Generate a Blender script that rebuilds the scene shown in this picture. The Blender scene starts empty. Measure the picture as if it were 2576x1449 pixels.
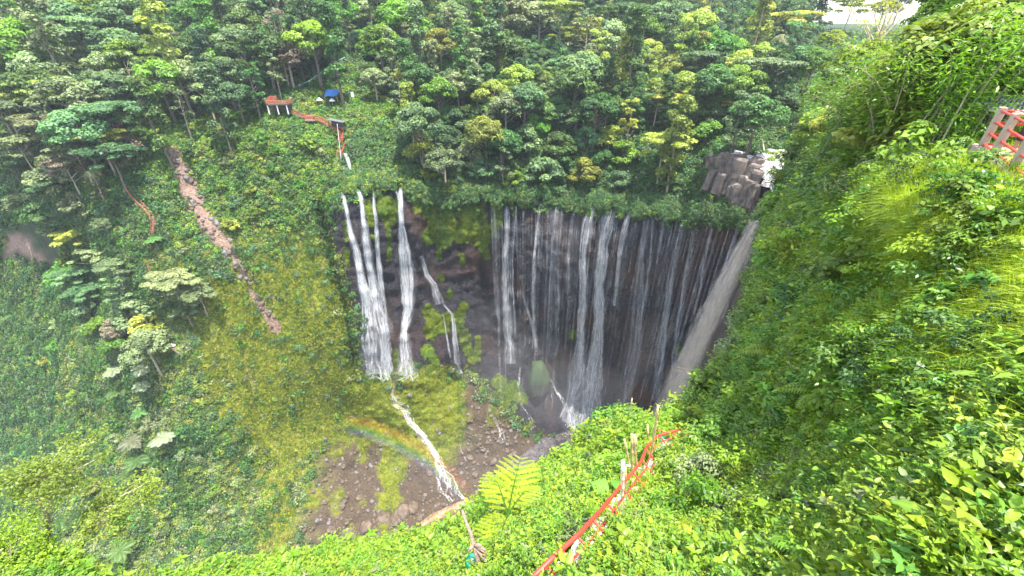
import bpy, math, random
import numpy as np
from mathutils import Vector, Matrix, Euler

# ------------------------------------------------------------------ camera, sky, sun, exposure
S = bpy.context.scene
COL = S.collection
PITCH = math.radians(32.0)
HFOV = math.radians(100.0)
cam_d = bpy.data.cameras.new("camera")
cam = bpy.data.objects.new("camera", cam_d)
COL.objects.link(cam)
cam_d.sensor_width = 36.0
cam_d.lens = 18.0 / math.tan(HFOV / 2)
cam_d.clip_start = 0.05
cam_d.clip_end = 9000
cam.location = (0, 0, 0)
cam.rotation_euler = (math.radians(90) - PITCH, 0, 0)
S.camera = cam

SUN_DIR = Vector((0.22, -0.15, 0.96)).normalized()      # towards the sun
sun_el = math.asin(SUN_DIR.z)
sun_az = math.atan2(SUN_DIR.x, SUN_DIR.y)                # clockwise from +Y
w = bpy.data.worlds.new("World")
S.world = w
w.use_nodes = True
nt = w.node_tree
bg = nt.nodes["Background"]
sky = nt.nodes.new("ShaderNodeTexSky")
sky.sky_type = 'NISHITA'
sky.sun_disc = False
sky.sun_elevation = sun_el
sky.sun_rotation = sun_az
sky.air_density = 1.0
sky.dust_density = 1.0
tcn = nt.nodes.new("ShaderNodeTexCoord"); nz_ = nt.nodes.new("ShaderNodeTexNoise"); nz_.inputs['Scale'].default_value = 2.2; nz_.inputs['Detail'].default_value = 8
mpn = nt.nodes.new("ShaderNodeMapping"); mpn.inputs['Scale'].default_value = (1, 1, 3.5); nt.links.new(tcn.outputs['Generated'], mpn.inputs[0]); nt.links.new(mpn.outputs[0], nz_.inputs['Vector'])
crn = nt.nodes.new("ShaderNodeValToRGB"); crn.color_ramp.elements[0].position = .44; crn.color_ramp.elements[1].position = .60; nt.links.new(nz_.outputs[0], crn.inputs[0])
mxn = nt.nodes.new("ShaderNodeMix"); mxn.data_type = 'RGBA'; nt.links.new(crn.outputs[0], mxn.inputs[0]); nt.links.new(sky.outputs[0], mxn.inputs[6]); mxn.inputs[7].default_value = (5.2, 5.4, 5.8, 1)   # broken white cloud
nt.links.new(mxn.outputs[2], bg.inputs[0])
bg.inputs[1].default_value = 0.15
sl = bpy.data.lights.new("sun", 'SUN')
sl.energy = 3.8
sl.angle = math.radians(0.5)
sl.color = (1.0, 0.95, 0.86)
sun = bpy.data.objects.new("sun", sl)
COL.objects.link(sun)
sun.rotation_euler = (-SUN_DIR).to_track_quat('-Z', 'Y').to_euler()
S.view_settings.view_transform = 'Standard'
S.view_settings.look = 'None'
S.view_settings.exposure = 1.85
S.view_settings.gamma = 1.0
S.cycles.use_denoising = True
S.cycles.max_bounces = 8
S.cycles.diffuse_bounces = 3
S.cycles.transparent_max_bounces = 24
S.cycles.volume_bounces = 1
S.cycles.sample_clamp_indirect = 6.0

# ------------------------------------------------------------------ rays of the survey: photo point (2576 wide) + distance -> world
FPX = 1288.0 / math.tan(HFOV / 2)
CP, SP = math.cos(PITCH), math.sin(PITCH)
def ray(zx, zy):
    a = (np.asarray(zx, float) - 1288.0) / FPX
    b = (724.5 - np.asarray(zy, float)) / FPX
    return np.stack([a, CP + b * SP, -SP + b * CP], -1)
def project(P):
    P = np.asarray(P, float)
    t = P[..., 1] * CP - P[..., 2] * SP
    b = (P[..., 1] * SP + P[..., 2] * CP) / t
    return P[..., 0] / t * FPX + 1288.0, 724.5 - b * FPX, t

rng = np.random.default_rng(7)
random.seed(7)

# ------------------------------------------------------------------ noise
def _h(ix, iy, iz, s):
    n = (ix * 374761393 + iy * 668265263 + iz * 2147483647 + s * 144665) & 0xffffffff
    n = ((n ^ (n >> 13)) * 1274126177) & 0xffffffff
    n = (n ^ (n >> 16)) & 0xffffffff
    return n / 4294967295.0
def vnoise(p, s=0):
    p = np.asarray(p, float)
    i = np.floor(p).astype(np.int64); f = p - i
    f = f * f * (3 - 2 * f)
    r = 0
    for dx in (0, 1):
        for dy in (0, 1):
            for dz in (0, 1):
                wgt = (f[..., 0] if dx else 1 - f[..., 0]) * (f[..., 1] if dy else 1 - f[..., 1]) * (f[..., 2] if dz else 1 - f[..., 2])
                r = r + wgt * _h(i[..., 0] + dx, i[..., 1] + dy, i[..., 2] + dz, s)
    return r * 2 - 1
def fbm(p, octv=4, s=0, gain=0.5):
    r = 0; a = 1; t = 0
    p = np.asarray(p, float)
    for k in range(octv):
        r = r + a * vnoise(p * (2 ** k), s + k * 17); t += a; a *= gain
    return r / t

# ------------------------------------------------------------------ small helpers
def mesh_np(name, V, F, mats=(), smooth=False, attrs=None, uv=None, matidx=None):
    """V (n,3), F (m,k) equal sided faces -> mesh"""
    V = np.asarray(V, np.float32); F = np.asarray(F, np.int32)
    me = bpy.data.meshes.new(name)
    me.vertices.add(len(V)); me.vertices.foreach_set("co", V.ravel())
    m, k = F.shape
    me.loops.add(m * k); me.loops.foreach_set("vertex_index", F.ravel())
    me.polygons.add(m)
    me.polygons.foreach_set("loop_start", np.arange(0, m * k, k, dtype=np.int32))
    me.polygons.foreach_set("loop_total", np.full(m, k, np.int32))
    if smooth:
        me.polygons.foreach_set("use_smooth", np.ones(m, bool))
    for mt in mats: me.materials.append(mt)
    if matidx is not None:
        me.polygons.foreach_set("material_index", np.asarray(matidx, np.int32))
    if attrs:
        for an, av in attrs.items():
            av = np.asarray(av, np.float32)
            if av.ndim == 1:
                a = me.attributes.new(an, 'FLOAT', 'POINT'); a.data.foreach_set("value", av)
            else:
                a = me.attributes.new(an, 'FLOAT_COLOR', 'POINT')
                if av.shape[1] == 3: av = np.concatenate([av, np.ones((len(av), 1), np.float32)], 1)
                a.data.foreach_set("color", av.ravel())
    if uv is not None:
        u = me.uv_layers.new(name="UVMap")
        u.data.foreach_set("uv", np.asarray(uv, np.float32)[F.ravel()].ravel())
    me.update(); me.validate(verbose=False)
    return me
def link(name, me, parent=None, loc=None):
    o = bpy.data.objects.new(name, me)
    COL.objects.link(o)
    if parent is not None: o.parent = parent
    if loc is not None: o.location = loc
    return o
def tag(o, label=None, cat=None, group=None, kind=None):
    if label: o["label"] = label
    if cat: o["category"] = cat
    if group: o["group"] = group
    if kind: o["kind"] = kind
    return o
def empty(name, loc, rz=0.0, scale=1.0):
    o = bpy.data.objects.new(name, None); COL.objects.link(o)
    o.location = loc; o.rotation_euler = (0, 0, rz); o.scale = (scale,) * 3
    o.empty_display_size = 0.3
    return o
def copy_tree(o, parent=None):
    c = o.copy(); COL.objects.link(c); c.parent = parent
    for ch in list(o.children): copy_tree(ch, c)
    return c

class MB:
    """collects quads and tris"""
    def __init__(s): s.v = []; s.f = []; s.n = 0
    def add(s, V, F):
        V = [tuple(map(float, p)) for p in V]
        s.v += V; s.f += [tuple(i + s.n for i in f) for f in F]; s.n += len(V)
    def box(s, c, size, R=None):
        c = Vector(c); hx, hy, hz = size[0] / 2, size[1] / 2, size[2] / 2
        V = []
        for x in (-hx, hx):
            for y in (-hy, hy):
                for z in (-hz, hz):
                    p = Vector((x, y, z))
                    if R is not None: p = R @ p
                    V.append(c + p)
        s.add(V, [(0, 1, 3, 2), (4, 6, 7, 5), (0, 4, 5, 1), (2, 3, 7, 6), (0, 2, 6, 4), (1, 5, 7, 3)])
    def tube(s, pts, rad, n=6, cap=True):
        pts = [Vector(p) for p in pts]
        if not hasattr(rad, '__len__'): rad = [rad] * len(pts)
        rings = []
        prev = None
        for i, p in enumerate(pts):
            d = (pts[min(i + 1, len(pts) - 1)] - pts[max(i - 1, 0)]).normalized()
            a = Vector((0, 0, 1)) if abs(d.z) < .9 else Vector((1, 0, 0))
            if prev is not None: a = prev
            u = (a - d * a.dot(d)).normalized(); vv = d.cross(u); prev = u
            rings.append([p + (u * math.cos(2 * math.pi * k / n) + vv * math.sin(2 * math.pi * k / n)) * rad[i] for k in range(n)])
        V = [q for r in rings for q in r]; F = []
        for i in range(len(pts) - 1):
            for k in range(n):
                k2 = (k + 1) % n
                F.append((i * n + k, i * n + k2, (i + 1) * n + k2, (i + 1) * n + k))
        if cap:
            F.append(tuple(reversed(range(n)))); F.append(tuple((len(pts) - 1) * n + k for k in range(n)))
        s.add(V, F)
    def mesh(s, name, mat, smooth=False):
        me = bpy.data.meshes.new(name); me.from_pydata(s.v, [], s.f)
        me.materials.append(mat)
        if smooth:
            for p in me.polygons: p.use_smooth = True
        me.update()
        return me
    def obj(s, name, mat, parent=None, smooth=False, loc=None):
        return link(name, s.mesh(name, mat, smooth), parent, loc)

# ------------------------------------------------------------------ materials
def new_mat(name):
    m = bpy.data.materials.new(name); m.use_nodes = True
    t = m.node_tree; t.nodes.clear()
    out = t.nodes.new("ShaderNodeOutputMaterial")
    return m, t, out
def N(t, typ, **kw):
    n = t.nodes.new(typ)
    for k, v in kw.items():
        if k.startswith("i_"): n.inputs[k[2:].replace("_", " ")].default_value = v
        else: setattr(n, k, v)
    return n
def ramp(t, fac, stops, interp='LINEAR'):
    r = t.nodes.new("ShaderNodeValToRGB"); r.color_ramp.interpolation = interp
    el = r.color_ramp.elements
    while len(el) < len(stops): el.new(0.5)
    for e, (p, c) in zip(el, stops):
        e.position = p; e.color = (c, c, c, 1) if not hasattr(c, '__len__') else (*c, 1)
    t.links.new(fac, r.inputs[0]); return r.outputs[0]
def mixc(t, fac, a, b, blend='MIX'):
    m = t.nodes.new("ShaderNodeMix"); m.data_type = 'RGBA'; m.blend_type = blend
    for sock, v in ((m.inputs[0], fac), (m.inputs[6], a), (m.inputs[7], b)):
        if hasattr(v, 'is_linked') or isinstance(v, bpy.types.NodeSocket): t.links.new(v, sock)
        elif hasattr(v, '__len__'): sock.default_value = (*v, 1)
        else: sock.default_value = v
    return m.outputs[2]
def noise(t, scale, detail=4, vec=None, rough=0.55, stretch=None):
    if stretch is not None:
        mp = t.nodes.new("ShaderNodeMapping"); mp.inputs['Scale'].default_value = stretch
        t.links.new(vec, mp.inputs[0]); vec = mp.outputs[0]
    n = t.nodes.new("ShaderNodeTexNoise"); n.inputs['Scale'].default_value = scale
    n.inputs['Detail'].default_value = detail; n.inputs['Roughness'].default_value = rough
    if vec is not None: t.links.new(vec, n.inputs['Vector'])
    return n.outputs[0]
def simple(name, col, rough=0.6, metal=0.0, var=0.25, nscale=6.0, bump=0.0):
    m, t, out = new_mat(name)
    b = N(t, "ShaderNodeBsdfPrincipled"); b.inputs['Roughness'].default_value = rough; b.inputs['Metallic'].default_value = metal
    co = N(t, "ShaderNodeTexCoord").outputs['Object']
    n = noise(t, nscale, 5, co)
    c = mixc(t, ramp(t, n, [(.3, 0.), (.7, 1.)]), [x * (1 - var) for x in col], [min(1, x * (1 + var)) for x in col])
    t.links.new(c, b.inputs['Base Color'])
    if bump:
        bp = N(t, "ShaderNodeBump"); bp.inputs['Strength'].default_value = bump; bp.inputs['Distance'].default_value = 0.05
        t.links.new(n, bp.inputs['Height']); t.links.new(bp.outputs[0], b.inputs['Normal'])
    t.links.new(b.outputs[0], out.inputs[0]); return m
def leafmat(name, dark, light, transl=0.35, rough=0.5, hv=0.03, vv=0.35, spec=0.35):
    """leaf: colour from random clump tone and painted darker undersides (attribute tint), varied from plant to plant"""
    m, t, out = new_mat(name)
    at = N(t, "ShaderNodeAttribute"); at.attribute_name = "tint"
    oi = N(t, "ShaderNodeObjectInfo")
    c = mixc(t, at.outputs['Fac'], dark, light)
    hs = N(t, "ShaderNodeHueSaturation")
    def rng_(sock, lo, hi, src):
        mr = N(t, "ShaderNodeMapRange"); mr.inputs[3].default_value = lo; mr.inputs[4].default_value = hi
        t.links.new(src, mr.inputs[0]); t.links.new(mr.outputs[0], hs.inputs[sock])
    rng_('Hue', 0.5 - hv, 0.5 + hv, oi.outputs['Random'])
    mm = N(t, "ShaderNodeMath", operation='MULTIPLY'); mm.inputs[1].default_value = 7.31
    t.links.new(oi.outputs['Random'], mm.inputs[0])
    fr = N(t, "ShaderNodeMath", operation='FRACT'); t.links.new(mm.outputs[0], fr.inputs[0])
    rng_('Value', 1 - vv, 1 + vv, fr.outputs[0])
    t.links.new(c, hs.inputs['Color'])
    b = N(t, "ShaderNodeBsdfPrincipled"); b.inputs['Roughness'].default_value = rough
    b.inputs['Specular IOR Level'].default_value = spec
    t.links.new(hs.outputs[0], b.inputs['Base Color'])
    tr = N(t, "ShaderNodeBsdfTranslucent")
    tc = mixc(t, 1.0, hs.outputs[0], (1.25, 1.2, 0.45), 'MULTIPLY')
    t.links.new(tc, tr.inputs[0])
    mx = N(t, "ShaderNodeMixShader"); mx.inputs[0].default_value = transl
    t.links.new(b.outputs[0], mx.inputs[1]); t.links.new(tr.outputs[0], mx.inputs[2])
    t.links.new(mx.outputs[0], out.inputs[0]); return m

# ================================================================== TERRAIN SURVEY
def make_tps(pts, vals, smooth=0.0):
    P = np.array(pts, float) / 1000.0; n = len(P)
    d2 = ((P[:, None] - P[None]) ** 2).sum(-1)
    K = 0.5 * d2 * np.log(d2 + 1e-12) + np.eye(n) * smooth
    A = np.zeros((n + 3, n + 3)); A[:n, :n] = K; A[:n, n] = 1; A[:n, n + 1:] = P; A[n, :n] = 1; A[n + 1:, :n] = P.T
    b = np.concatenate([np.array(vals, float), [0, 0, 0]])
    wts = np.linalg.solve(A, b)
    def f(x, y):
        Q = np.stack([np.asarray(x, float), np.asarray(y, float)], -1) / 1000.0
        sh = Q.shape[:-1]; Q = Q.reshape(-1, 2); r = np.empty(len(Q))
        for i in range(0, len(Q), 40000):
            q = Q[i:i + 40000]
            d = ((q[:, None] - P[None]) ** 2).sum(-1)
            r[i:i + 40000] = (0.5 * d * np.log(d + 1e-12)) @ wts[:n] + wts[n] + q @ wts[n + 1:]
        return r.reshape(sh)
    return f
# far side of the gorge: photo point, distance ahead Y (m)
FARP = [
 (-400,-60,230),(-400,300,150),(-400,700,150),(-400,1100,120),(-400,1500,80),
 (100,20,225),(600,20,250),(1200,0,290),(1600,20,300),(1900,60,300),(2300,80,300),(2900,80,300),
 (100,200,160),(600,150,190),(1200,150,200),(1700,150,210),(1900,200,180),
 (200,400,124),(500,300,145),(850,260,150),(700,280,141),(1100,300,150),(1500,300,156),(1850,330,135),
 (850,400,132),(1050,440,128),(1300,420,138),(1600,430,136),(1780,450,121),
 (870,490,120),(1040,500,124),(1250,510,130),(1450,515,132),(1650,535,122),(1870,560,106),
 (1000,700,121),(960,940,114),(1150,940,121),(1200,700,130),(1400,800,133),(1300,950,130),(1450,1085,124),
 (1600,800,126),(1600,1060,118),(1750,700,115),(1800,900,107),(1700,1050,108),(1900,700,101),(1900,900,96),
 (1960,500,100),(2000,600,92),(1830,392,122),(1980,392,118),(1950,440,108),(1925,495,105),
 (2200,400,110),(2200,600,90),(2500,600,90),(2576,300,120),(2576,900,80),(2200,900,85),(2200,1300,65),(2800,1500,50),(2100,250,130),
 (810,550,119),(915,950,109),(862,750,114),(430,380,128),(540,590,116),(640,760,109),(450,870,97),(650,900,104),
 (750,700,114),(700,500,124),(850,1050,108),(700,1100,98),(620,1100,91),(800,1250,88),(740,1400,74),(660,1300,79),
 (560,1250,80),(500,1000,92),(300,600,112),(300,900,98),(350,1100,88),(400,1350,74),(200,1300,76),(100,1100,104),
 (50,900,118),(60,800,124),(50,620,128),(150,680,122),(150,500,118),(500,450,127),(0,1300,85),(0,1449,60),
 (1000,1100,106),(1000,945,112),(1100,930,116),(1100,1130,104),(1200,1050,112),(1300,1150,110),(1170,1270,91),
 (1000,1390,75),(900,1200,98),(1450,1150,109),(1600,1200,100),(1300,1449,71),(1900,1300,85),(700,1600,55),(1300,1600,55),(2000,1600,50),(200,1600,50),
]
_fp = [(a, b) for a, b, c in FARP]
_fl = [math.log(c / ray(a, b)[1]) for a, b, c in FARP]
far_log = make_tps(_fp, _fl, 1e-6)
def pip(poly, x, y):
    x = np.asarray(x, float); y = np.asarray(y, float); r = np.zeros(x.shape, bool); n = len(poly)
    for i in range(n):
        x1, y1 = poly[i]; x2, y2 = poly[(i + 1) % n]
        if y1 == y2: continue
        c = ((y1 > y) != (y2 > y)) & (x < (x2 - x1) * (y - y1) / (y2 - y1) + x1)
        r ^= c
    return r
def pdist(line, x, y):
    """distance to a polyline, photo px"""
    x = np.asarray(x, float); y = np.asarray(y, float); d = np.full(x.shape, 1e9)
    for (x1, y1), (x2, y2) in zip(line[:-1], line[1:]):
        L = (x2 - x1) ** 2 + (y2 - y1) ** 2
        s = np.clip(((x - x1) * (x2 - x1) + (y - y1) * (y2 - y1)) / L, 0, 1)
        d = np.minimum(d, np.hypot(x - x1 - s * (x2 - x1), y - y1 - s * (y2 - y1)))
    return d
def soft(poly, x, y, wd, jit=None):
    """soft membership of a patch; wd = edge width"""
    d = pdist(poly + [poly[0]], x, y) * np.where(pip(poly, x, y), 1, -1)
    if jit is not None: d = d + jit
    return np.clip(d / wd * 0.5 + 0.5, 0, 1)
WALL = [(812,545),(868,482),(1000,465),(1050,498),(1250,500),(1360,508),(1500,522),(1600,530),(1700,542),(1800,558),(1872,560),
        (1900,490),(1990,470),(1965,600),(1950,650),(1930,760),(1890,830),(1860,900),(1790,1000),(1700,1100),(1520,1130),(1480,1105),(1400,1110),(1330,1080),(1250,990),(1170,945),
        (1060,925),(990,950),(905,955),(885,800),(845,650)]
RIVER = [(1792,385),(1990,378),(2010,440),(1960,500),(1900,500),(1870,545),(1840,520),(1795,455)]
FLOOR = [(820,1090),(870,1055),(1000,950),(1060,925),(1170,945),(1330,1080),(1480,1105),(1600,1130),(1600,1600),(700,1600),(735,1400),(755,1250)]
MOUND = [(850,985),(875,952),(990,950),(1062,925),(1165,950),(1160,1040),(1165,1115),(1090,1165),(1000,1120),(930,1090),(862,1075)]
SPUR = [(400,640),(560,640),(700,590),(805,560),(850,650),(885,800),(908,955),(860,1000),(870,1060),(820,1110),(755,1250),(740,1400),(700,1500),(640,1400),(650,1270),(590,1120),(480,900),(430,800)]
SCAR = [(425,372),(455,430),(487,505),(520,560),(560,610),(600,670),(625,705)]
SCAR2 = [(630,730),(655,765),(690,820)]
def far_point(zx, zy, relief=True):
    zx = np.asarray(zx, float); zy = np.asarray(zy, float)
    t = np.exp(far_log(zx, zy))
    r = ray(zx, zy); P = r * t[..., None]
    if not relief: return P
    wall = soft(WALL, zx, zy, 26)
    spur = soft(SPUR, zx, zy, 60)
    flo = soft(FLOOR, zx, zy, 40)
    riv = soft(RIVER, zx, zy, 20)
    far = np.clip((t - 60) / 60, 0, 1)
    n1 = fbm(P * [1 / 16., 1 / 16., 1 / 22.], 4, 3)
    nw = fbm(P * [1 / 5., 1 / 5., 1 / 30.], 5, 11, .55)
    nb = fbm(P * [1 / 3., 1 / 3., 1 / 2.], 3, 41, .6)
    ns = fbm(P * [1 / 5., 1 / 5., 1 / 40.], 4, 23)
    nf = fbm(P * [1 / 6., 1 / 6., 1 / 6.], 4, 31, .6)
    blk = np.floor(fbm(P * [1 / 5., 1 / 5., 1 / 14.], 2, 77) * 5) / 5
    lf = 1 + 1.3 * np.clip((560 - zx) / 160, 0, 1) * np.clip((zy - 620) / 120, 0, 1)
    d = (1 - np.maximum.reduce([wall, spur, flo])) * n1 * 3.0 * lf + wall * (nw * 3.0 + nb * 1.2) + spur * (ns * 2.4 + n1 * 1.6) + flo * (nf * 2.6 + nb * .6)
    d = d * (1 - riv) + riv * (blk * 4.0 + nb * .9)
    gorge = np.exp(-(pdist([(805,520),(830,640),(868,780),(893,960)], zx, zy) / 14.0) ** 2)
    d = d + gorge * 4.5
    return P * (1 + d * far / t)[..., None]

def topline(zx):
    return np.interp(zx, [-500, 1700, 2050, 3100], [-60, -60, 84, 84])
FNX, FNY = 560, 300
us = np.linspace(-420, 3000, FNX); vs = np.linspace(0, 1, FNY) ** 0.92
UX, VV = np.meshgrid(us, vs)
TY = topline(UX); UY = TY + (1680 - TY) * VV
FP = far_point(UX, UY)
# carry the hill crest on to the horizon
row0 = FP[0].copy(); hor = row0.copy(); hor[:, 2] = 0; hor /= np.linalg.norm(hor, axis=1)[:, None]
ext = []
for dd, dz in ((6000, -60), (1500, -10), (400, 2), (90, 2)):
    e = row0 + hor * dd; e[:, 2] += dz; ext.append(e)
FV = np.concatenate([np.stack(ext), FP], 0)
XE = np.concatenate([np.repeat(UX[:1], 4, 0), UX]); YE = np.concatenate([np.repeat(UY[:1], 4, 0) - 30, UY])
def grid_faces(ny, nx):
    i = np.arange((ny - 1) * nx).reshape(ny - 1, nx)[:, :-1]
    return np.stack([i, i + nx, i + nx + 1, i + 1], -1).reshape(-1, 4)
jw = fbm(np.stack([XE / 30, YE / 30, XE * 0], -1), 4, 5) * 26
rockm = np.maximum(soft(WALL, XE, YE, 14, jw * .5), soft(RIVER, XE, YE, 10, jw * .4))
scar_w = np.interp(YE, [370, 480, 600, 700, 720, 820], [18, 30, 27, 14, 10, 24])
scarm = np.clip((scar_w - np.minimum(pdist(SCAR, XE, YE), pdist(SCAR2, XE, YE)) + jw * .6) / 8, 0, 1)
bare = soft([(0,590),(50,585),(110,630),(150,665),(100,668),(50,640),(0,650)], XE, YE, 14, jw)
bare = np.maximum(bare, soft([(660,1360),(720,1350),(730,1440),(650,1449)], XE, YE, 20, jw))
bare = np.maximum(bare, soft([(300,330),(370,300),(420,330),(350,360)], XE, YE, 14, jw) * .8)
soilm = np.maximum.reduce([scarm, bare, soft(FLOOR, XE, YE, 24, jw)])
mossn = fbm(np.stack([XE / 70, YE / 70, XE * 0], -1), 4, 91)
mossm = np.maximum(soft(MOUND, XE, YE, 20, jw), soft(FLOOR, XE, YE, 10) * np.clip((mossn + .06) * 5, 0, 1) * soft([(820,1080),(1000,940),(1165,950),(1250,1020),(1130,1130),(1100,1180),(1010,1280),(960,1330),(850,1310),(760,1300)], XE, YE, 40, jw))
grassm = soft(SPUR, XE, YE, 60, jw * 2)
grassm = grassm * np.clip(1.2 - .9 * np.clip(fbm(np.stack([XE / 40, YE / 120, XE * 0], -1), 3, 55) * 3 - .6, 0, 1), 0, 1)
gmsk = np.maximum(mossm, grassm * (1 - scarm))
cols = np.stack([rockm.ravel(), gmsk.ravel(), soilm.ravel()], -1)

def mat_far():
    m, t, out = new_mat("gorge_ground")
    co = N(t, "ShaderNodeTexCoord").outputs['Object']
    at = N(t, "ShaderNodeAttribute"); at.attribute_name = "mask"
    sp = N(t, "ShaderNodeSeparateColor"); t.links.new(at.outputs['Color'], sp.inputs[0])
    n_st = noise(t, 1.0, 8, co, .65, (.55, .55, .05))       # vertical streaks
    n_big = noise(t, .045, 4, co, .5)
    n_md = noise(t, .35, 7, co, .65)
    n_sm = noise(t, 1.6, 8, co, .7)
    # basalt: near black with rusty brown streaks
    rk = mixc(t, ramp(t, n_st, [(.35, 0.), (.68, 1.)]), (.004, .004, .007), (.030, .025, .036))
    rk = mixc(t, ramp(t, n_big, [(.50, 0.), (.66, .8)]), rk, mixc(t, n_st, (.014, .007, .005), (.12, .046, .018)))
    so = mixc(t, ramp(t, n_sm, [(.3, 0.), (.7, 1.)]), (.034, .025, .016), (.150, .102, .066))
    so = mixc(t, ramp(t, n_md, [(.42, 0.), (.62, .7)]), so, (.075, .055, .036))
    asc = N(t, "ShaderNodeAttribute"); asc.attribute_name = "scar"      # fresh dry earth of the slide is paler
    so = mixc(t, asc.outputs['Fac'], so, mixc(t, ramp(t, n_sm, [(.3, 0.), (.7, 1.)]), (.12, .075, .055), (.42, .28, .21)))
    gs = mixc(t, ramp(t, n_sm, [(.3, 0.), (.7, 1.)]), (.17, .20, .022), (.46, .48, .065))
    gs = mixc(t, ramp(t, n_st, [(.42, 0.), (.62, .85)]), gs, (.15, .10, .045))
    gs = mixc(t, ramp(t, n_md, [(.4, 0.), (.62, .5)]), gs, (.12, .17, .018))
    vg = mixc(t, ramp(t, n_md, [(.35, 0.), (.65, 1.)]), (.012, .026, .008), (.045, .085, .02))
    c = mixc(t, sp.outputs[2], vg, so)
    c = mixc(t, sp.outputs[1], c, gs)
    c = mixc(t, sp.outputs[0], c, rk)
    b = N(t, "ShaderNodeBsdfPrincipled"); t.links.new(c, b.inputs['Base Color'])
    mr = N(t, "ShaderNodeMapRange"); mr.inputs[3].default_value = .9; mr.inputs[4].default_value = .38
    t.links.new(sp.outputs[0], mr.inputs[0]); t.links.new(mr.outputs[0], b.inputs['Roughness'])
    h = N(t, "ShaderNodeMath", operation='ADD'); t.links.new(n_sm, h.inputs[0]); t.links.new(n_st, h.inputs[1])
    bp = N(t, "ShaderNodeBump"); bp.inputs['Strength'].default_value = .9; bp.inputs['Distance'].default_value = 1.2
    t.links.new(h.outputs[0], bp.inputs['Height']); t.links.new(bp.outputs[0], b.inputs['Normal'])
    t.links.new(b.outputs[0], out.inputs[0]); return m
ter = link("terrain", mesh_np("terrain", FV.reshape(-1, 3), grid_faces(FNY + 4, FNX)[:, ::-1], [mat_far()], True, {"mask": cols, "scar": np.maximum(scarm, bare).ravel()}))
tag(ter, kind="structure", label="steep gorge walls, hillside and bouldery gorge floor across from the viewpoint")

# near slope below the viewpoint
SIL = [(-500,1370),(-100,1385),(60,1402),(190,1430),(300,1500),(540,1452),(640,1452),(760,1425),(850,1395),(960,1402),(1060,1378),(1180,1325),(1240,1255),(1330,1228),(1450,1165),
       (1490,1098),(1560,1076),(1660,1078),(1755,1018),(1855,905),(1905,795),(1940,650),(1915,560),(1938,500),(1968,425),(2015,385),(2040,330),(2075,290),(2130,250),(2250,225),(2450,215),(2650,220),(3300,240)]
OUTR = [(-500,2000),(-200,2050),(0,2050),(150,2050),(300,2050),(450,2050),(600,2050),(750,2050),(900,2050),(1000,2050),(1150,2050),(1300,2050),(1400,2050),(1500,2050),(1650,2050),
        (1800,2050),(1950,2050),(2150,2050),(2400,2050),(2700,2050),(3100,2000),(3300,1700),(3300,1450),(3300,1250),(3300,1100),(3300,950),(3300,850),(3300,760),(3300,680),(3300,600),(3300,500),(3300,420),(3300,300)]
NEARP = [(540,1440,24),(760,1415,25),(960,1395,25),(1060,1370,25),(1180,1315,23),(1270,1290,19),(1330,1215,26),(1450,1155,27),(1490,1090,28),
 (1660,1072,24),(1750,1015,26),(1850,905,30),(1900,795,38),(1930,645,52),(1920,560,68),(1940,500,86),(1970,430,82),(2020,390,72),(2075,290,75),
 (2250,225,70),(2450,215,60),(3300,240,50),(-500,1340,20),(60,1412,20.5),(190,1438,20),(300,1490,20),
 (1400,1449,8.8),(1480,1340,11),(1600,1235,14),(1680,1130,17.5),(1760,1090,20.5),(1200,1449,13),(900,1449,18),(1700,1280,13.5),(1700,1449,8.0),
 (1900,1200,12.8),(1950,1400,7.8),(2100,1100,10.8),(2300,1350,5.0),(2300,1000,8.2),(2500,1200,5.2),(2576,1449,3.9),(2576,900,6.8),(2500,700,9),
 (2400,500,11.8),(2500,440,13.4),(2560,395,15.8),(2400,420,17),(2200,700,14.5),(2100,560,24),(2050,800,16.5),(1950,950,17.5),(2250,450,17),(2230,400,25),(2100,430,34),
 (2300,330,34),(2500,330,26),(2600,300,28),(3300,420,20),(3300,1449,3.2),(2800,2000,2.9),(1400,2000,6),(0,2000,14),(600,2000,12)]
near_log = make_tps([(a, b) for a, b, c in NEARP], [math.log(c) for a, b, c in NEARP], 1e-5)
def near_point(zx, zy, relief=True):
    t = np.exp(near_log(zx, zy)); P = ray(zx, zy) * t[..., None]
    if not relief: return P
    n = fbm(P / 2.2, 4, 8) * .55 + fbm(P / 8., 2, 9) * 1.0
    return P * (1 + n * np.clip(t / 25, .15, 1) / t)[..., None]
def resamp(line, n):
    L = np.array(line, float); k = np.linspace(0, len(L) - 1, n)
    return np.stack([np.interp(k, np.arange(len(L)), L[:, 0]), np.interp(k, np.arange(len(L)), L[:, 1])], -1)
NS, NW = 640, 200
A = resamp(SIL, NS); B = resamp(OUTR, NS)
wv = np.linspace(0, 1, NW)[:, None]
NX = A[None, :, 0] * (1 - wv) + B[None, :, 0] * wv; NY = A[None, :, 1] * (1 - wv) + B[None, :, 1] * wv
NP = near_point(NX, NY)
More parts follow.
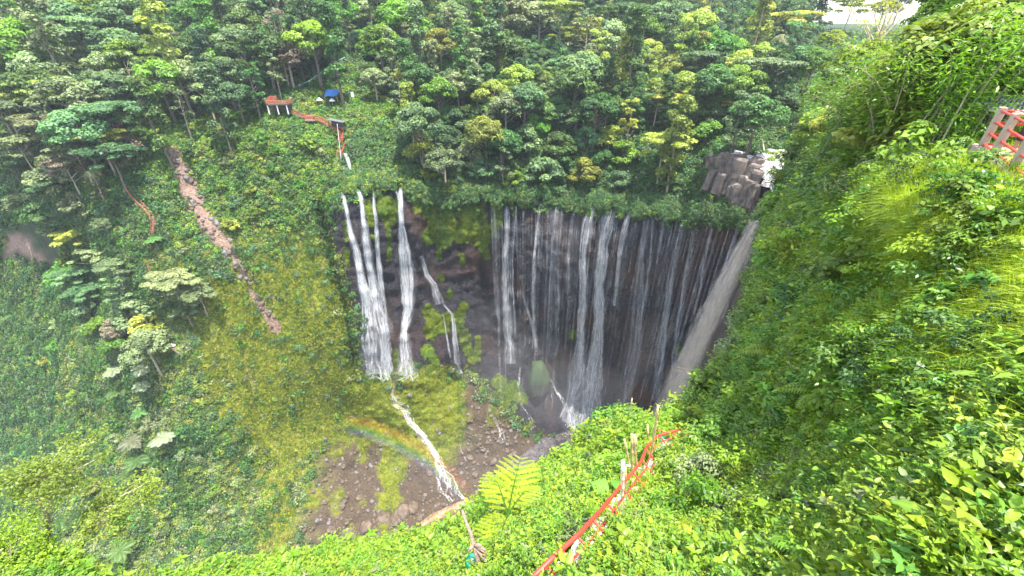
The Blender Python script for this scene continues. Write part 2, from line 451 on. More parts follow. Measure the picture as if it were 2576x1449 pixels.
# the slope turns over its edge and drops into the gorge
e0 = NP[0]; hd = e0.copy(); hd[:, 2] = 0; hd /= np.linalg.norm(hd, axis=1)[:, None]
idx = np.linspace(0, 1, NS)
far_part = np.clip((idx - .76) / .04, 0, 1)[:, None]
skirt = []
for dz, dh in ((-90, 14), (-60, 9), (-40, 6), (-24, 4), (-12, 2.2), (-5, 1.2), (-1.6, .5)):
    e = e0 + hd * (dh * (1 - far_part) + (-dz) * 1.2 * far_part); e[:, 2] += dz * (1 - far_part[:, 0] * .8)
    e += np.stack([fbm(e / 4, 3, 61)] * 3, -1) * min(1.5, -dz * .1) * hd
    skirt.append(e)
NV = np.concatenate([np.stack(skirt), NP], 0)
def mat_near():
    m, t, out = new_mat("slope_soil")
    co = N(t, "ShaderNodeTexCoord").outputs['Object']
    n1 = noise(t, 1.3, 8, co, .7); n2 = noise(t, .25, 4, co)
    c = mixc(t, ramp(t, n1, [(.35, 0.), (.65, 1.)]), (.02, .03, .009), (.07, .085, .02))
    c = mixc(t, ramp(t, n2, [(.5, 0.), (.65, .5)]), c, (.12, .085, .045))
    b = N(t, "ShaderNodeBsdfPrincipled"); b.inputs['Roughness'].default_value = .9
    t.links.new(c, b.inputs['Base Color'])
    bp = N(t, "ShaderNodeBump"); bp.inputs['Distance'].default_value = .15
    t.links.new(n1, bp.inputs['Height']); t.links.new(bp.outputs[0], b.inputs['Normal'])
    t.links.new(b.outputs[0], out.inputs[0]); return m
M_NEAR = mat_near()
nh = link("hillside", mesh_np("hillside", NV.reshape(-1, 3), grid_faces(NW + 7, NS), [M_NEAR], True))
tag(nh, kind="structure", label="overgrown slope falling away below the viewpoint")

# surface lookups for planting
class Surf:
    """points on a surveyed grid with normals and areas"""
    def __init__(s, P, X, Y):
        s.P = P; s.X = X; s.Y = Y
        du = P[:-1, 1:] - P[:-1, :-1]; dv = P[1:, :-1] - P[:-1, :-1]
        n = np.cross(dv, du); s.area = np.linalg.norm(n, axis=-1)
        n = n / (s.area[..., None] + 1e-9)
        c = P[:-1, :-1]
        flip = (n * c).sum(-1) > 0
        n[flip] *= -1; s.n = n
    def sample(s, count, wt, rg):
        w_ = (s.area * wt).ravel(); w_ = w_ / w_.sum()
        k = rg.choice(len(w_), count, p=w_)
        i, j = np.divmod(k, s.area.shape[1])
        a = rg.random(count)[:, None]; b = rg.random(count)[:, None]
        P = s.P
        p = (P[i, j] * (1 - a) + P[i, j + 1] * a) * (1 - b) + (P[i + 1, j] * (1 - a) + P[i + 1, j + 1] * a) * b
        a = a[:, 0]; b = b[:, 0]
        x = (s.X[i, j] * (1 - a) + s.X[i, j + 1] * a) * (1 - b) + (s.X[i + 1, j] * (1 - a) + s.X[i + 1, j + 1] * a) * b
        y = (s.Y[i, j] * (1 - a) + s.Y[i, j + 1] * a) * (1 - b) + (s.Y[i + 1, j] * (1 - a) + s.Y[i + 1, j + 1] * a) * b
        return p, s.n[i, j], x, y
SF = Surf(FP, UX, UY)
SN = Surf(NP, NX, NY)
def G(zx, zy, near=False):
    f = near_point if near else far_point
    return Vector(f(np.array([float(zx)]), np.array([float(zy)]))[0])
# ================================================================== WATER
def mat_water(name, col, streak=(9.0, 1.2), dens=(.42, .62), amax=.9, base=0.0, blot=.15):
    m, t, out = new_mat(name)
    uvn = N(t, "ShaderNodeUVMap").outputs[0]
    oi = N(t, "ShaderNodeObjectInfo")
    mp = N(t, "ShaderNodeMapping"); mp.inputs['Scale'].default_value = (streak[0], streak[1], 1)
    cx = N(t, "ShaderNodeCombineXYZ"); mu = N(t, "ShaderNodeMath", operation='MULTIPLY'); mu.inputs[1].default_value = 57.
    t.links.new(oi.outputs['Random'], mu.inputs[0]); t.links.new(mu.outputs[0], cx.inputs[0]); t.links.new(cx.outputs[0], mp.inputs['Location'])
    t.links.new(uvn, mp.inputs[0])
    n = N(t, "ShaderNodeTexNoise"); n.inputs['Scale'].default_value = 1.0; n.inputs['Detail'].default_value = 8; n.inputs['Roughness'].default_value = .68
    n.inputs['Distortion'].default_value = .6
    t.links.new(mp.outputs[0], n.inputs['Vector'])
    a = ramp(t, n.outputs[0], [(dens[0], base), (dens[1], amax)])
    n2 = N(t, "ShaderNodeTexNoise"); n2.inputs['Scale'].default_value = .28; n2.inputs['Detail'].default_value = 4; n2.inputs['Roughness'].default_value = .6
    mp2 = N(t, "ShaderNodeMapping"); mp2.inputs['Scale'].default_value = (5.0, .8, 1); t.links.new(mp.outputs[0], mp2.inputs[0]); t.links.new(uvn, mp2.inputs[0]); t.links.new(cx.outputs[0], mp2.inputs['Location']); t.links.new(mp2.outputs[0], n2.inputs['Vector'])
    a2 = ramp(t, n2.outputs[0], [(.38, blot), (.60, 1.)])
    mb2 = N(t, "ShaderNodeMath", operation='MULTIPLY'); t.links.new(a, mb2.inputs[0]); t.links.new(a2, mb2.inputs[1]); a = mb2.outputs[0]
    # thin out at the two edges of a strand (u runs 0..1 across it, kept in attribute 'edge')
    ed = N(t, "ShaderNodeAttribute"); ed.attribute_name = "edge"
    mm = N(t, "ShaderNodeMath", operation='MULTIPLY'); t.links.new(a, mm.inputs[0]); t.links.new(ed.outputs['Fac'], mm.inputs[1])
    b = N(t, "ShaderNodeBsdfPrincipled"); b.inputs['Roughness'].default_value = .55
    c2 = mixc(t, n.outputs[0], [x * .62 for x in col], [min(1, x * 1.12) for x in col])
    t.links.new(c2, b.inputs['Base Color'])
    trl = N(t, "ShaderNodeBsdfTranslucent"); t.links.new(c2, trl.inputs[0])
    mx0 = N(t, "ShaderNodeMixShader"); mx0.inputs[0].default_value = .3
    t.links.new(b.outputs[0], mx0.inputs[1]); t.links.new(trl.outputs[0], mx0.inputs[2])
    tr = N(t, "ShaderNodeBsdfTransparent")
    mx = N(t, "ShaderNodeMixShader"); t.links.new(mm.outputs[0], mx.inputs[0]); t.links.new(tr.outputs[0], mx.inputs[1]); t.links.new(mx0.outputs[0], mx.inputs[2])
    t.links.new(mx.outputs[0], out.inputs[0]); return m
M_FALL = mat_water("falling_water", (.88, .90, .93), (6, .22), (.38, .68), .85, .02)
M_VEIL = mat_water("falling_veil", (.80, .83, .90), (3.2, .07), (.36, .72), .62, .06)
M_FALLF = mat_water("falling_water_thin", (.82, .86, .93), (7, .20), (.40, .72), .75, .0)
M_VEILF = mat_water("falling_veil_thin", (.76, .80, .90), (3.0, .06), (.42, .80), .30, .02)
M_FOAM = mat_water("stream_foam", (.92, .92, .92), (2.2, 1.0), (.42, .58), .95, .0)
M_MUD = mat_water("muddy_water", (.84, .73, .62), (1.6, .16), (.34, .58), .97, .5, 1.)
M_MUDS = mat_water("muddy_strand", (.92, .83, .73), (5, .16), (.40, .70), .55, .0)
M_MUDV = mat_water("muddy_spray", (.66, .58, .52), (3, .12), (.35, .75), .6, .06)

class Rib:
    """ribbons of water with a rounded section, one mesh per fall"""
    def __init__(s): s.V = []; s.F = []; s.U = []; s.E = []; s.M = []; s.n = 0
    def strand(s, P, hw, off, mi, bulge=.35, nc=5, useed=0.0, soft_end=True, ep=.6):
        P = np.asarray(P, float); n = len(P)
        T = np.gradient(P, axis=0); T /= np.linalg.norm(T, axis=1)[:, None] + 1e-9
        Vd = P / np.linalg.norm(P, axis=1)[:, None]
        Sd = np.cross(T, Vd); Sd /= np.linalg.norm(Sd, axis=1)[:, None] + 1e-9
        L = np.concatenate([[0], np.cumsum(np.linalg.norm(np.diff(P, axis=0), axis=1))])
        Nn = -Vd.copy()
        hw = np.broadcast_to(hw, (n,))
        for k in range(nc):
            u = k / (nc - 1) * 2 - 1
            q = P + Sd * (u * hw)[:, None] + Nn * (off + bulge * hw * (1 - u * u))[:, None]
            s.V.append(q); s.U.append(np.stack([u * hw + useed, L], -1))
            e = np.full(n, (1 - abs(u)) ** ep if nc > 2 else 1.0) if abs(u) < .999 else np.zeros(n)
            if soft_end:
                k2 = np.arange(n); e = e * np.clip((k2 + .6) / 2, 0, 1)
            s.E.append(e)
        i = np.arange(n - 1)
        for k in range(nc - 1):
            a = s.n + k * n + i
            s.F.append(np.stack([a, a + 1, a + n + 1, a + n], -1)); s.M.append(np.full(n - 1, mi))
        s.n += nc * n
    def obj(s, name, mats, smooth=True):
        me = mesh_np(name, np.concatenate(s.V), np.concatenate(s.F), mats, smooth, {"edge": np.concatenate(s.E)}, np.concatenate(s.U), np.concatenate(s.M))
        return link(name, me)
def path_px(pts, step=9.0):
    pts = np.array(pts, float)
    d = np.concatenate([[0], np.cumsum(np.hypot(np.diff(pts[:, 0]), np.diff(pts[:, 1])))])
    k = np.linspace(0, d[-1], max(4, int(d[-1] / step)))
    return np.stack([np.interp(k, d, pts[:, c]) for c in range(pts.shape[1])], -1)
def fall(pts, label, strands=6, veil=True, sw=.35, spread=1.0, sd=0, group="waterfalls down the curved cliff", mats=None, off=1.0, low=0):
    """pts: (zx, zy, width px); one waterfall of several strands and a thin veil"""
    rg = np.random.default_rng(100 + sd)
    c = path_px(pts)
    c[:, 0] += 3.5 * fbm(np.stack([c[:, 1] / 55., c[:, 1] * 0 + sd * 3.3, c[:, 1] * 0], -1), 3, 15)
    c[:, 2] *= 1 + .35 * fbm(np.stack([c[:, 1] / 45., c[:, 1] * 0 + sd * 1.7, c[:, 1] * 0], -1), 3, 25)
    base = far_point(c[:, 0], c[:, 1])
    # water falls clear of the small knobs of the wall: smooth the distance
    t = np.linalg.norm(base, axis=1); ts = t.copy()
    for _ in range(6): ts[1:-1] = (ts[:-2] + ts[1:-1] + ts[2:]) / 3
    ts = np.minimum(ts, t)
    base = base * (ts / t)[:, None]
    pxm = t / FPX
    hw = c[:, 2] * .5 * pxm
    r = Rib()
    if veil:
        r.strand(base, hw * 1.25, off * .6, 1, .15, 9, rg.random() * 50); r.strand(base + rg.normal(size=3) * .2, hw * .8, off * .8, 1, .15, 9, rg.random() * 50)
    L = np.concatenate([[0], np.cumsum(np.linalg.norm(np.diff(base, axis=0), axis=1))])
    T = np.gradient(base, axis=0); T /= np.linalg.norm(T, axis=1)[:, None]
    Vd = base / np.linalg.norm(base, axis=1)[:, None]
    Sd = np.cross(T, Vd); Sd /= np.linalg.norm(Sd, axis=1)[:, None]
    for k in range(int(strands * 2.2)):
        x0 = rg.uniform(-1, 1) * .85
        a = rg.uniform(0, .35) * (1 if k > 1 else 0); b_ = rg.uniform(.6, 1.0) if k > 1 else 1.0
        i0 = int(a * len(base)); i1 = max(i0 + 4, int(b_ * len(base)))
        i1 = min(i1, len(base)); i1 -= int(rg.integers(0, 3)) if k else 0
        w_ = x0 + .22 * fbm(np.stack([L / 14., L * 0 + k * 7.3 + sd, L * 0], -1), 3, 5)
        q = base + Sd * (w_ * hw * spread)[:, None]
        if low:   # braids where it runs over the rock foot
            g = np.clip((np.arange(len(base)) / len(base) - .55) * 2.4, 0, 1)
            q = q + Sd * (g * hw * .32 * np.sin(L / rg.uniform(3.5, 8) + k * 2))[:, None]
        s_ = sw * rg.uniform(.35, 1.5) * (.55 + .6 * np.linspace(0, 1, len(base)))
        r.strand(q[i0:i1], s_[i0:i1], off + rg.uniform(0, .4), 0, .5, 5, rg.random() * 90)
    for k in range(low * 9):      # splashing feet over the ledge
        e_ = base[-1] + Sd[-1] * rg.uniform(-1.1, 1.1) * hw[-1]
        q = np.array([e_ + Sd[-1] * rg.normal() * .3, e_ + [rg.normal() * .5, -.4, -rg.uniform(.3, .9)], e_ + [rg.normal() * .9, -1.0, -rg.uniform(1.0, 2.4)]])
        r.strand(q, np.array([.15, .4, .2]), off, 0, .5, 5, rg.random() * 90, soft_end=False)
    mats = mats or [M_FALL, M_VEIL]
    o = r.obj("waterfall", mats)
    return tag(o, label, "waterfall", group)
GL = "waterfalls on the lit left end of the cliff"
GR = "waterfalls curtaining the shaded back wall"
fall([(862,485,7),(878,576,12),(895,633,14),(908,696,18),(922,756,24),(926,816,34),(937,943,52)], "leftmost white waterfall, fanning out over the foot of the cliff beside the grassy spur", 11, True, .42, sd=1, group=GL, low=1)
fall([(893,468,8),(905,490,9),(915,550,14),(925,626,20),(938,716,24),(947,766,24),(960,816,36),(972,883,44),(980,943,46)], "second white waterfall from the left, widening below its narrow top", 10, True, .40, sd=2, group=GL, low=1)
fall([(938,470,4),(940,500,6),(946,550,8),(953,650,10),(962,736,12),(970,816,16),(968,880,26),(972,943,30)], "thin third waterfall from the left between green moss columns", 5, True, .32, sd=3, group=GL, low=1)
fall([(1013,450,5),(1006,490,12),(1012,566,14),(1019,620,28),(1022,666,44),(1025,716,42),(1028,776,26),(1018,830,14),(1018,880,36),(1022,943,54)], "broad white waterfall that bulges mid height and squeezes through a notch", 14, True, .42, sd=4, group=GL, low=1)
fall([(992,470,3),(1000,490,4),(1007,520,5)], "short white fork joining the broad notched waterfall at its top", 2, False, .3, sd=5, group=GL)
fall([(1058,643,6),(1072,690,14),(1092,720,18),(1108,765,22)], "small fanned cascade on the brown rock right of the notched waterfall", 5, True, .25, sd=6, group=GL)
fall([(1118,765,4),(1138,790,8),(1145,850,12),(1150,900,14),(1155,932,14)], "slim lower cascade running down dark rock under the small fanned cascade", 5, True, .28, sd=7, group=GL, low=1)
fall([(1115,790,3),(1125,850,4),(1135,900,6)], "hair-thin trickle just left of the slim lower cascade", 2, True, .14, sd=8, group=GL)
R_ = [
 ([(1275,516,10),(1272,616,14),(1270,716,16),(1277,816,22),(1284,915,30)], "slender pale waterfall first on the left of the shaded back wall", 4, .42),
 ([(1297,516,8),(1289,616,10),(1288,716,12),(1292,850,18)], "twin slender waterfall close right of the first one on the back wall", 3, .38),
 ([(1358,506,7),(1350,583,9),(1343,650,10),(1341,750,11),(1348,872,14)], "single straight white waterfall ending above the mossy pointed boulder", 4, .40),
 ([(1315,728,3),(1322,760,4),(1335,800,6),(1344,845,8),(1352,885,10)], "slanting thin cascade that lands on the tip of the mossy pointed boulder", 3, .28),
 ([(1402,513,30),(1394,616,34),(1390,716,36),(1390,816,34),(1388,900,34)], "wide faint veil of water right of the single straight waterfall", 5, .26),
 ([(1444,530,14),(1436,590,14),(1430,650,14),(1426,740,12)], "short faint veil of thin threads left of the first strong central waterfall", 3, .22),
 ([(1494,510,22),(1480,560,28),(1468,620,26),(1468,716,20),(1465,816,20),(1456,916,34),(1440,1000,46),(1428,1065,50)], "strong central waterfall, left of the strong pair, spreading over dark rocks below", 12, .45),
 ([(1540,526,30),(1528,566,34),(1518,616,30),(1508,716,26),(1510,800,28),(1502,883,36),(1488,970,52),(1474,1075,66)], "strongest central waterfall, right of the strong pair, foaming at its foot", 16, .50),
 ([(1583,526,14),(1572,566,14),(1562,616,12),(1555,680,9),(1547,770,6)], "tapering waterfall just right of the strongest central one", 4, .42),
 ([(1628,540,14),(1615,640,16),(1605,750,28),(1596,850,32),(1585,950,30),(1574,1035,30)], "broad dim curtain reaching the pool, left of the brown rock patch", 7, .30),
 ([(1647,536,9),(1638,620,10),(1628,720,12),(1605,850,16)], "narrow bluish fall leaning left in front of the brown rock patch", 3, .32),
 ([(1668,546,8),(1659,600,9),(1650,665,6)], "short narrow fall directly under the hanging green lip", 2, .32),
 ([(1712,562,12),(1700,620,14),(1687,690,14),(1672,800,16),(1662,900,20),(1648,1005,26)], "long bluish fall midway between the central pair and the muddy waterfall", 6, .36),
 ([(1747,566,9),(1736,640,10),(1722,720,12),(1706,830,12),(1690,950,16)], "long dim fall second to the left of the muddy waterfall", 4, .30),
 ([(1795,560,6),(1782,620,8),(1765,700,9),(1745,790,8)], "short dim thread of water left of the muddy waterfall", 2, .28),
 ([(1868,556,7),(1850,596,9),(1832,650,10),(1810,720,12),(1792,770,12)], "bright narrow fall slanting close beside the muddy waterfall", 4, .36),
]
for i, (p, lb, ns, sw_) in enumerate(R_):
    fall(p, lb, ns, True, sw_, sd=20 + i, group=GR, low=1 if ns > 10 else 0, mats=[M_FALL, M_VEIL] if ns > 10 or i in (0, 2, 8) else [M_FALLF, M_VEILF])
# threads between the named falls: water film on the rock, nobody could count them
r = Rib(); rg = np.random.default_rng(5)
for k in range(260):
    x = rg.uniform(1235, 1850); y0 = np.interp(x, [1235, 1450, 1650, 1870], [512, 520, 540, 562]) + rg.uniform(0, 60) * (rg.random() < .5)
    Lp = rg.uniform(60, 480); nx = (1305 - x) / (2300 - y0)
    c = path_px([(x, y0), (x + nx * Lp, min(y0 + Lp, 1060))], 14)
    if len(c) < 4: continue
    q = far_point(c[:, 0], c[:, 1]); q = q * (1 - .7 / np.linalg.norm(q, axis=1))[:, None]
    wv_ = rg.uniform(.08, .30)
    r.strand(q, wv_ * np.linspace(.5, 1.2, len(q)), .2, 0, .3, 4, rg.random() * 90)
tag(r.obj("water_threads", [M_FALLF]), "fine threads of water trickling all over the shaded back wall", "water", kind="stuff")

# the muddy waterfall shoots clear of the rock and widens as it falls
r = Rib(); rg = np.random.default_rng(9)
c = path_px([(1948,478,14,101.5),(1941,494,17,101),(1925,520,26,100.5),(1905,560,38,100),(1880,610,48,99.5),(1845,680,56,99),(1814,745,63,98.8),(1789,800,70,98.6),(1750,885,76,98.3),(1712,970,82,98),(1676,1060,88,97.8),(1632,1160,94,97.5)], 10)
rr = ray(c[:, 0], c[:, 1]); P = rr * (c[:, 3] / rr[:, 1])[:, None]; tt = c[:, 3] / rr[:, 1]
hw = c[:, 2] * .5 * tt / FPX
Tn = np.gradient(P, axis=0); Tn /= np.linalg.norm(Tn, axis=1)[:, None]
Vd = P / np.linalg.norm(P, axis=1)[:, None]; Sd = np.cross(Tn, Vd); Sd /= np.linalg.norm(Sd, axis=1)[:, None]
if Sd[0, 0] < 0: Sd = -Sd
r.strand(P, hw * (.78 + .16 * fbm(np.stack([np.arange(len(P)) / 2.5, np.zeros(len(P)), np.zeros(len(P))], -1), 3, 66)), 0, 0, .6, 17, 3, True, 1.0)
r.strand(P + Vd * .5, hw * 1.0, 0, 1, .5, 17, 13, True, .9)
for k in range(150):      # frothy clots torn off the jet
    i0 = int(rg.uniform(0, .95) * (len(P) - 5)); n_ = int(rg.integers(4, 8)); x0 = rg.choice([-1, 1]) * rg.uniform(.2, 1.0) * .85 if k % 2 else -rg.uniform(.45, .95)
    q = (P + Sd * (x0 * hw)[:, None])[i0:i0 + n_]
    if len(q) < 4: continue
    e_ = np.sin(np.linspace(.25, 2.9, len(q))); r.strand(q, rg.uniform(.10, .30) * hw[i0] * e_ + .12, .6 + (hw * .6 * (1 - x0 ** 2))[i0:i0 + n_], 2, .4, 5, rg.random() * 90, soft_end=False)
for k in range(26):
    x0 = rg.uniform(-.85, .7); w_ = x0 * .85 + .16 * fbm(np.stack([np.arange(len(P)) / 9., np.full(len(P), k * 3.1), np.zeros(len(P))], -1), 2, 4)
    i0 = int(rg.uniform(0, .5) * len(P)); i1 = min(len(P), i0 + int(rg.uniform(.3, .8) * len(P)))
    r.strand((P + Sd * (w_ * hw * .95)[:, None])[i0:i1], (hw * rg.uniform(.12, .34))[i0:i1], .3 + rg.uniform(0, .5) + (hw * .6 * (1 - w_ ** 2))[i0:i1], 2, .2, 5, rg.random() * 90)
for k in range(12):
    x0 = rg.uniform(-.6, 1.25); i0 = int(rg.uniform(.02, .35) * len(P))
    r.strand((P + Sd * (x0 * hw)[:, None] + Vd * 1.0)[i0:], (hw * .4 * (1 if x0 < .8 else 1.2))[i0:], -.5, 1, .4, 7, rg.random() * 90)
tag(r.obj("waterfall", [M_MUD, M_MUDV, M_MUDS]), "thick brown muddy waterfall pouring from the rocky river lip on the right", "waterfall")

# streams over the gorge floor
def stream(pts, label, n, sw_, amp, sd, lift=.45, mat=None, name="stream"):
    rg = np.random.default_rng(sd); r = Rib()
    c = path_px(pts, 6)
    for k in range(n):
        d = np.arange(len(c)) / 5.
        o = amp * c[:, 2] * fbm(np.stack([d, d * 0 + k * 5.1, d * 0 + sd], -1), 3, 6) + c[:, 2] * rg.uniform(-.35, .35)
        i0 = 0 if k < 2 else int(rg.uniform(0, .6) * len(c)); i1 = len(c) if k < 2 else min(len(c), i0 + int(rg.uniform(.2, .5) * len(c)) + 4)
        tx = np.gradient(c[:, 0]); ty = np.gradient(c[:, 1]); L = np.hypot(tx, ty) + 1e-6
        x = c[:, 0] + ty / L * o; y = c[:, 1] - tx / L * o
        q = far_point(x, y); tt = np.linalg.norm(q, axis=1)
        hw = sw_ * rg.uniform(.6, 1.5) * (.7 + .6 * np.abs(fbm(np.stack([d * 2, d * 0 + k, d * 0], -1), 2, 8))) * c[:, 2] * tt / FPX
        r.strand(q[i0:i1], hw[i0:i1], lift, 0, .35, 5, rg.random() * 90, True)
    return tag(r.obj(name, [mat or M_FOAM]), label, "stream", "streams over the gorge floor")
stream([(990,952,8),(985,985,9),(992,1020,10),(1015,1030,12),(1035,1062,22),(1055,1085,16),(1085,1125,17),(1100,1150,18),(1112,1190,34),(1125,1225,40),(1140,1262,26)],
       "white braided stream rushing down from the mossy mound to the gorge floor", 22, .11, .45, 3)
stream([(985,990,4),(1000,1012,5),(1022,1020,6),(1030,1035,6),(1025,1055,6)], "short side arm looping round a green islet of the braided stream", 3, .2, .5, 4)
stream([(1112,1180,8),(1140,1200,10),(1150,1230,10),(1168,1262,12)], "right-hand arm of the braided stream near its lower end", 4, .16, .8, 14)
stream([(1310,925,4),(1302,975,5),(1312,1020,6),(1345,1062,5)], "thin white stream winding down dark rock left of the pointed boulder foot", 3, .2, .6, 5)
stream([(1190,972,3),(1205,1000,4),(1212,1015,3)], "tiny white trickle on the dark green rocks in the middle", 2, .22, .5, 6)
stream([(1238,1045,5),(1255,1075,10),(1268,1112,14)], "small forked white cascade on the brown slope", 5, .13, .9, 7)
stream([(1378,940,5),(1400,985,8),(1425,1020,10),(1440,1060,16),(1450,1085,22)], "white cascade tumbling from the pointed boulder to the pool", 7, .13, .9, 8)
stream([(1156,1105,3),(1158,1130,4),(1172,1160,4)], "small trickle among the brown boulders", 2, .2, .5, 9)
stream([(1282,1178,5),(1305,1168,7),(1330,1152,8),(1338,1140,5)], "broken white riffle on the dark river near the pool", 4, .2, .6, 10)
stream([(1372,1112,6),(1392,1116,6),(1415,1110,5)], "small patch of foam at the edge of the dark pool", 3, .25, .5, 11)

# rainbow: its light painted as a coloured see-through band over the gorge floor
m, t, out = new_mat("painted_rainbow"); uvn = N(t, "ShaderNodeUVMap").outputs[0]; sx = N(t, "ShaderNodeSeparateXYZ"); t.links.new(uvn, sx.inputs[0])
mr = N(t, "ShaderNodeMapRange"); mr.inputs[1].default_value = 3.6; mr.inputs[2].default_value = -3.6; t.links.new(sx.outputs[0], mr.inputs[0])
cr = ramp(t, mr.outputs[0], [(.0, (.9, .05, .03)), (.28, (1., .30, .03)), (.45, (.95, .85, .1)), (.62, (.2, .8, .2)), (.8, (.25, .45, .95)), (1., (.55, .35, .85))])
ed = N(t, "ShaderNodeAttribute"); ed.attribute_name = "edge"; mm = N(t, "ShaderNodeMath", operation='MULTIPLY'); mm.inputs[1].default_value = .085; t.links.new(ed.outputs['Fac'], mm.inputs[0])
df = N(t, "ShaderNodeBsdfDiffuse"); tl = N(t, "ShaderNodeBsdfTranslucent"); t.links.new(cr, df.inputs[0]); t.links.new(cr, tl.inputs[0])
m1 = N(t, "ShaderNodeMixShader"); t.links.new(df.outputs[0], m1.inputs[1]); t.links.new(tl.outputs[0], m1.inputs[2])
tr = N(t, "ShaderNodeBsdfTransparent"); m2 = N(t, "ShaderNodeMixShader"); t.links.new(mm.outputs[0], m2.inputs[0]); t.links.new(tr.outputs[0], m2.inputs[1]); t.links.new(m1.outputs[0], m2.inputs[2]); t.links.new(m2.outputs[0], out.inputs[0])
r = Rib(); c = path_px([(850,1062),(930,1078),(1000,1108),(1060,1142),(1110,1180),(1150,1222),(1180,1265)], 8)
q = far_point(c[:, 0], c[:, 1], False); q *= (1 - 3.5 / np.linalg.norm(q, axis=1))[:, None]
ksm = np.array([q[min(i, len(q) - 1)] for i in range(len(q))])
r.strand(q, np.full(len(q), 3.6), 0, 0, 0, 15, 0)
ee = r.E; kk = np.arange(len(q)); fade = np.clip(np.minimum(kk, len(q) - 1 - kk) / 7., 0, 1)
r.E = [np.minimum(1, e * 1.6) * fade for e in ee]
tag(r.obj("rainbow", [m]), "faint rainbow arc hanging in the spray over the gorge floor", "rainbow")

# dark river and pool on the gorge floor
def mat_river(name, c1, c2):
    m, t, out = new_mat(name)
    co = N(t, "ShaderNodeTexCoord").outputs['Object']
    n = noise(t, .5, 8, co, .7, (1, 1, .3)); n2 = noise(t, 1.8, 6, co, .7)
    b = N(t, "ShaderNodeBsdfPrincipled"); b.inputs['Roughness'].default_value = .22
    t.links.new(mixc(t, ramp(t, n, [(.4, 0.), (.7, 1.)]), c1, c2), b.inputs['Base Color'])
    bp = N(t, "ShaderNodeBump"); bp.inputs['Distance'].default_value = .5; bp.inputs['Strength'].default_value = .8
    t.links.new(n2, bp.inputs['Height']); t.links.new(bp.outputs[0], b.inputs['Normal'])
    t.links.new(b.outputs[0], out.inputs[0]); return m
def sheet(name, pts, mat, lift, nc=9, label=None, step=8):
    c = path_px(pts, step); V = []; n = len(c)
    tx = np.gradient(c[:, 0]); ty = np.gradient(c[:, 1]); L = np.hypot(tx, ty) + 1e-6
    wob = 1 + .25 * fbm(np.stack([np.arange(n) / 3., np.zeros(n), np.zeros(n)], -1), 3, 3)
    for k in range(nc):
        u = (k / (nc - 1) - .5)
        x = c[:, 0] + ty / L * u * c[:, 2] * wob; y = c[:, 1] - tx / L * u * c[:, 2] * wob
        q = far_point(x, y); q = q * (1 - lift * (1.25 - 4 * u * u) / np.linalg.norm(q, axis=1))[:, None]
        V.append(q)
    i = np.arange(n - 1); F = np.concatenate([np.stack([k * n + i, k * n + i + 1, (k + 1) * n + i + 1, (k + 1) * n + i], -1) for k in range(nc - 1)])
    o = link(name, mesh_np(name, np.concatenate(V), F, [mat], True))
    return tag(o, label, kind="structure")
sheet("river_water", [(1560,1090,70),(1480,1110,90),(1400,1135,80),(1330,1165,54),(1280,1190,36),(1235,1230,26),(1195,1262,30)], mat_river("river_dark", (.03,.028,.035), (.12,.10,.10)), 1.0, label="dark river running out of the pool under the falls")
sheet("river_bend", [(1210,1262,20),(1170,1275,30),(1130,1285,26),(1090,1302,22),(1060,1322,16)], mat_river("river_muddy", (.22,.13,.08), (.45,.30,.2)), 1.1, label="muddy orange river bend on the gorge floor")

# the pointed mossy boulder and loose boulders
def rock_mesh(name, r, sd, mat, sub=3, sq=(1, 1, 1)):
    import bmesh
    bm = bmesh.new(); bmesh.ops.create_icosphere(bm, subdivisions=sub, radius=1)
    P = np.array([v.co[:] for v in bm.verts])
    d = 1 + .35 * fbm(P * 1.1 + sd * 3.7, 3, sd) + .12 * fbm(P * 4 + sd, 2, sd + 5)
    d = np.round(d * 9) / 9 * .5 + d * .5
    P = P * d[:, None] * np.array(sq) * r
    for v, p in zip(bm.verts, P): v.co = p
    me = bpy.data.meshes.new(name); bm.to_mesh(me); bm.free(); me.materials.append(mat); return me
def mat_rock(name, a, b_, moss=0.0, mc=(.05, .09, .015)):
    m, t, out = new_mat(name)
    g = N(t, "ShaderNodeNewGeometry"); co = N(t, "ShaderNodeTexCoord").outputs['Object']
    n = noise(t, 1.2, 8, co, .65); n2 = noise(t, 6., 6, co, .7)
    c = mixc(t, ramp(t, n, [(.35, 0.), (.65, 1.)]), a, b_)
    if moss:
        sx = N(t, "ShaderNodeSeparateXYZ"); t.links.new(g.outputs['Normal'], sx.inputs[0])
        ad = N(t, "ShaderNodeMath", operation='ADD'); t.links.new(sx.outputs[2], ad.inputs[0]); t.links.new(n, ad.inputs[1])
        c = mixc(t, ramp(t, ad.outputs[0], [(1.0 - moss, 0.), (1.15 - moss, 1.)]), c, mc)
    b = N(t, "ShaderNodeBsdfPrincipled"); b.inputs['Roughness'].default_value = .75
    t.links.new(c, b.inputs['Base Color'])
    bp = N(t, "ShaderNodeBump"); bp.inputs['Distance'].default_value = .2; bp.inputs['Strength'].default_value = .7
    t.links.new(n2, bp.inputs['Height']); t.links.new(bp.outputs[0], b.inputs['Normal'])
    t.links.new(b.outputs[0], out.inputs[0]); return m
M_RKM = mat_rock("mossy_rock", (.035, .03, .03), (.09, .075, .07), .55, (.035, .06, .022))
M_RKB = mat_rock("brown_rock", (.045, .033, .024), (.17, .12, .085))
M_RKG = mat_rock("grey_rock", (.08, .07, .065), (.22, .20, .19))
p = G(1352, 945)
P3 = []
import bmesh
bm = bmesh.new(); bmesh.ops.create_cone(bm, cap_ends=True, segments=28, radius1=5.4, radius2=.25, depth=17)
bmesh.ops.subdivide_edges(bm, edges=bm.edges[:], cuts=7, use_grid_fill=True)
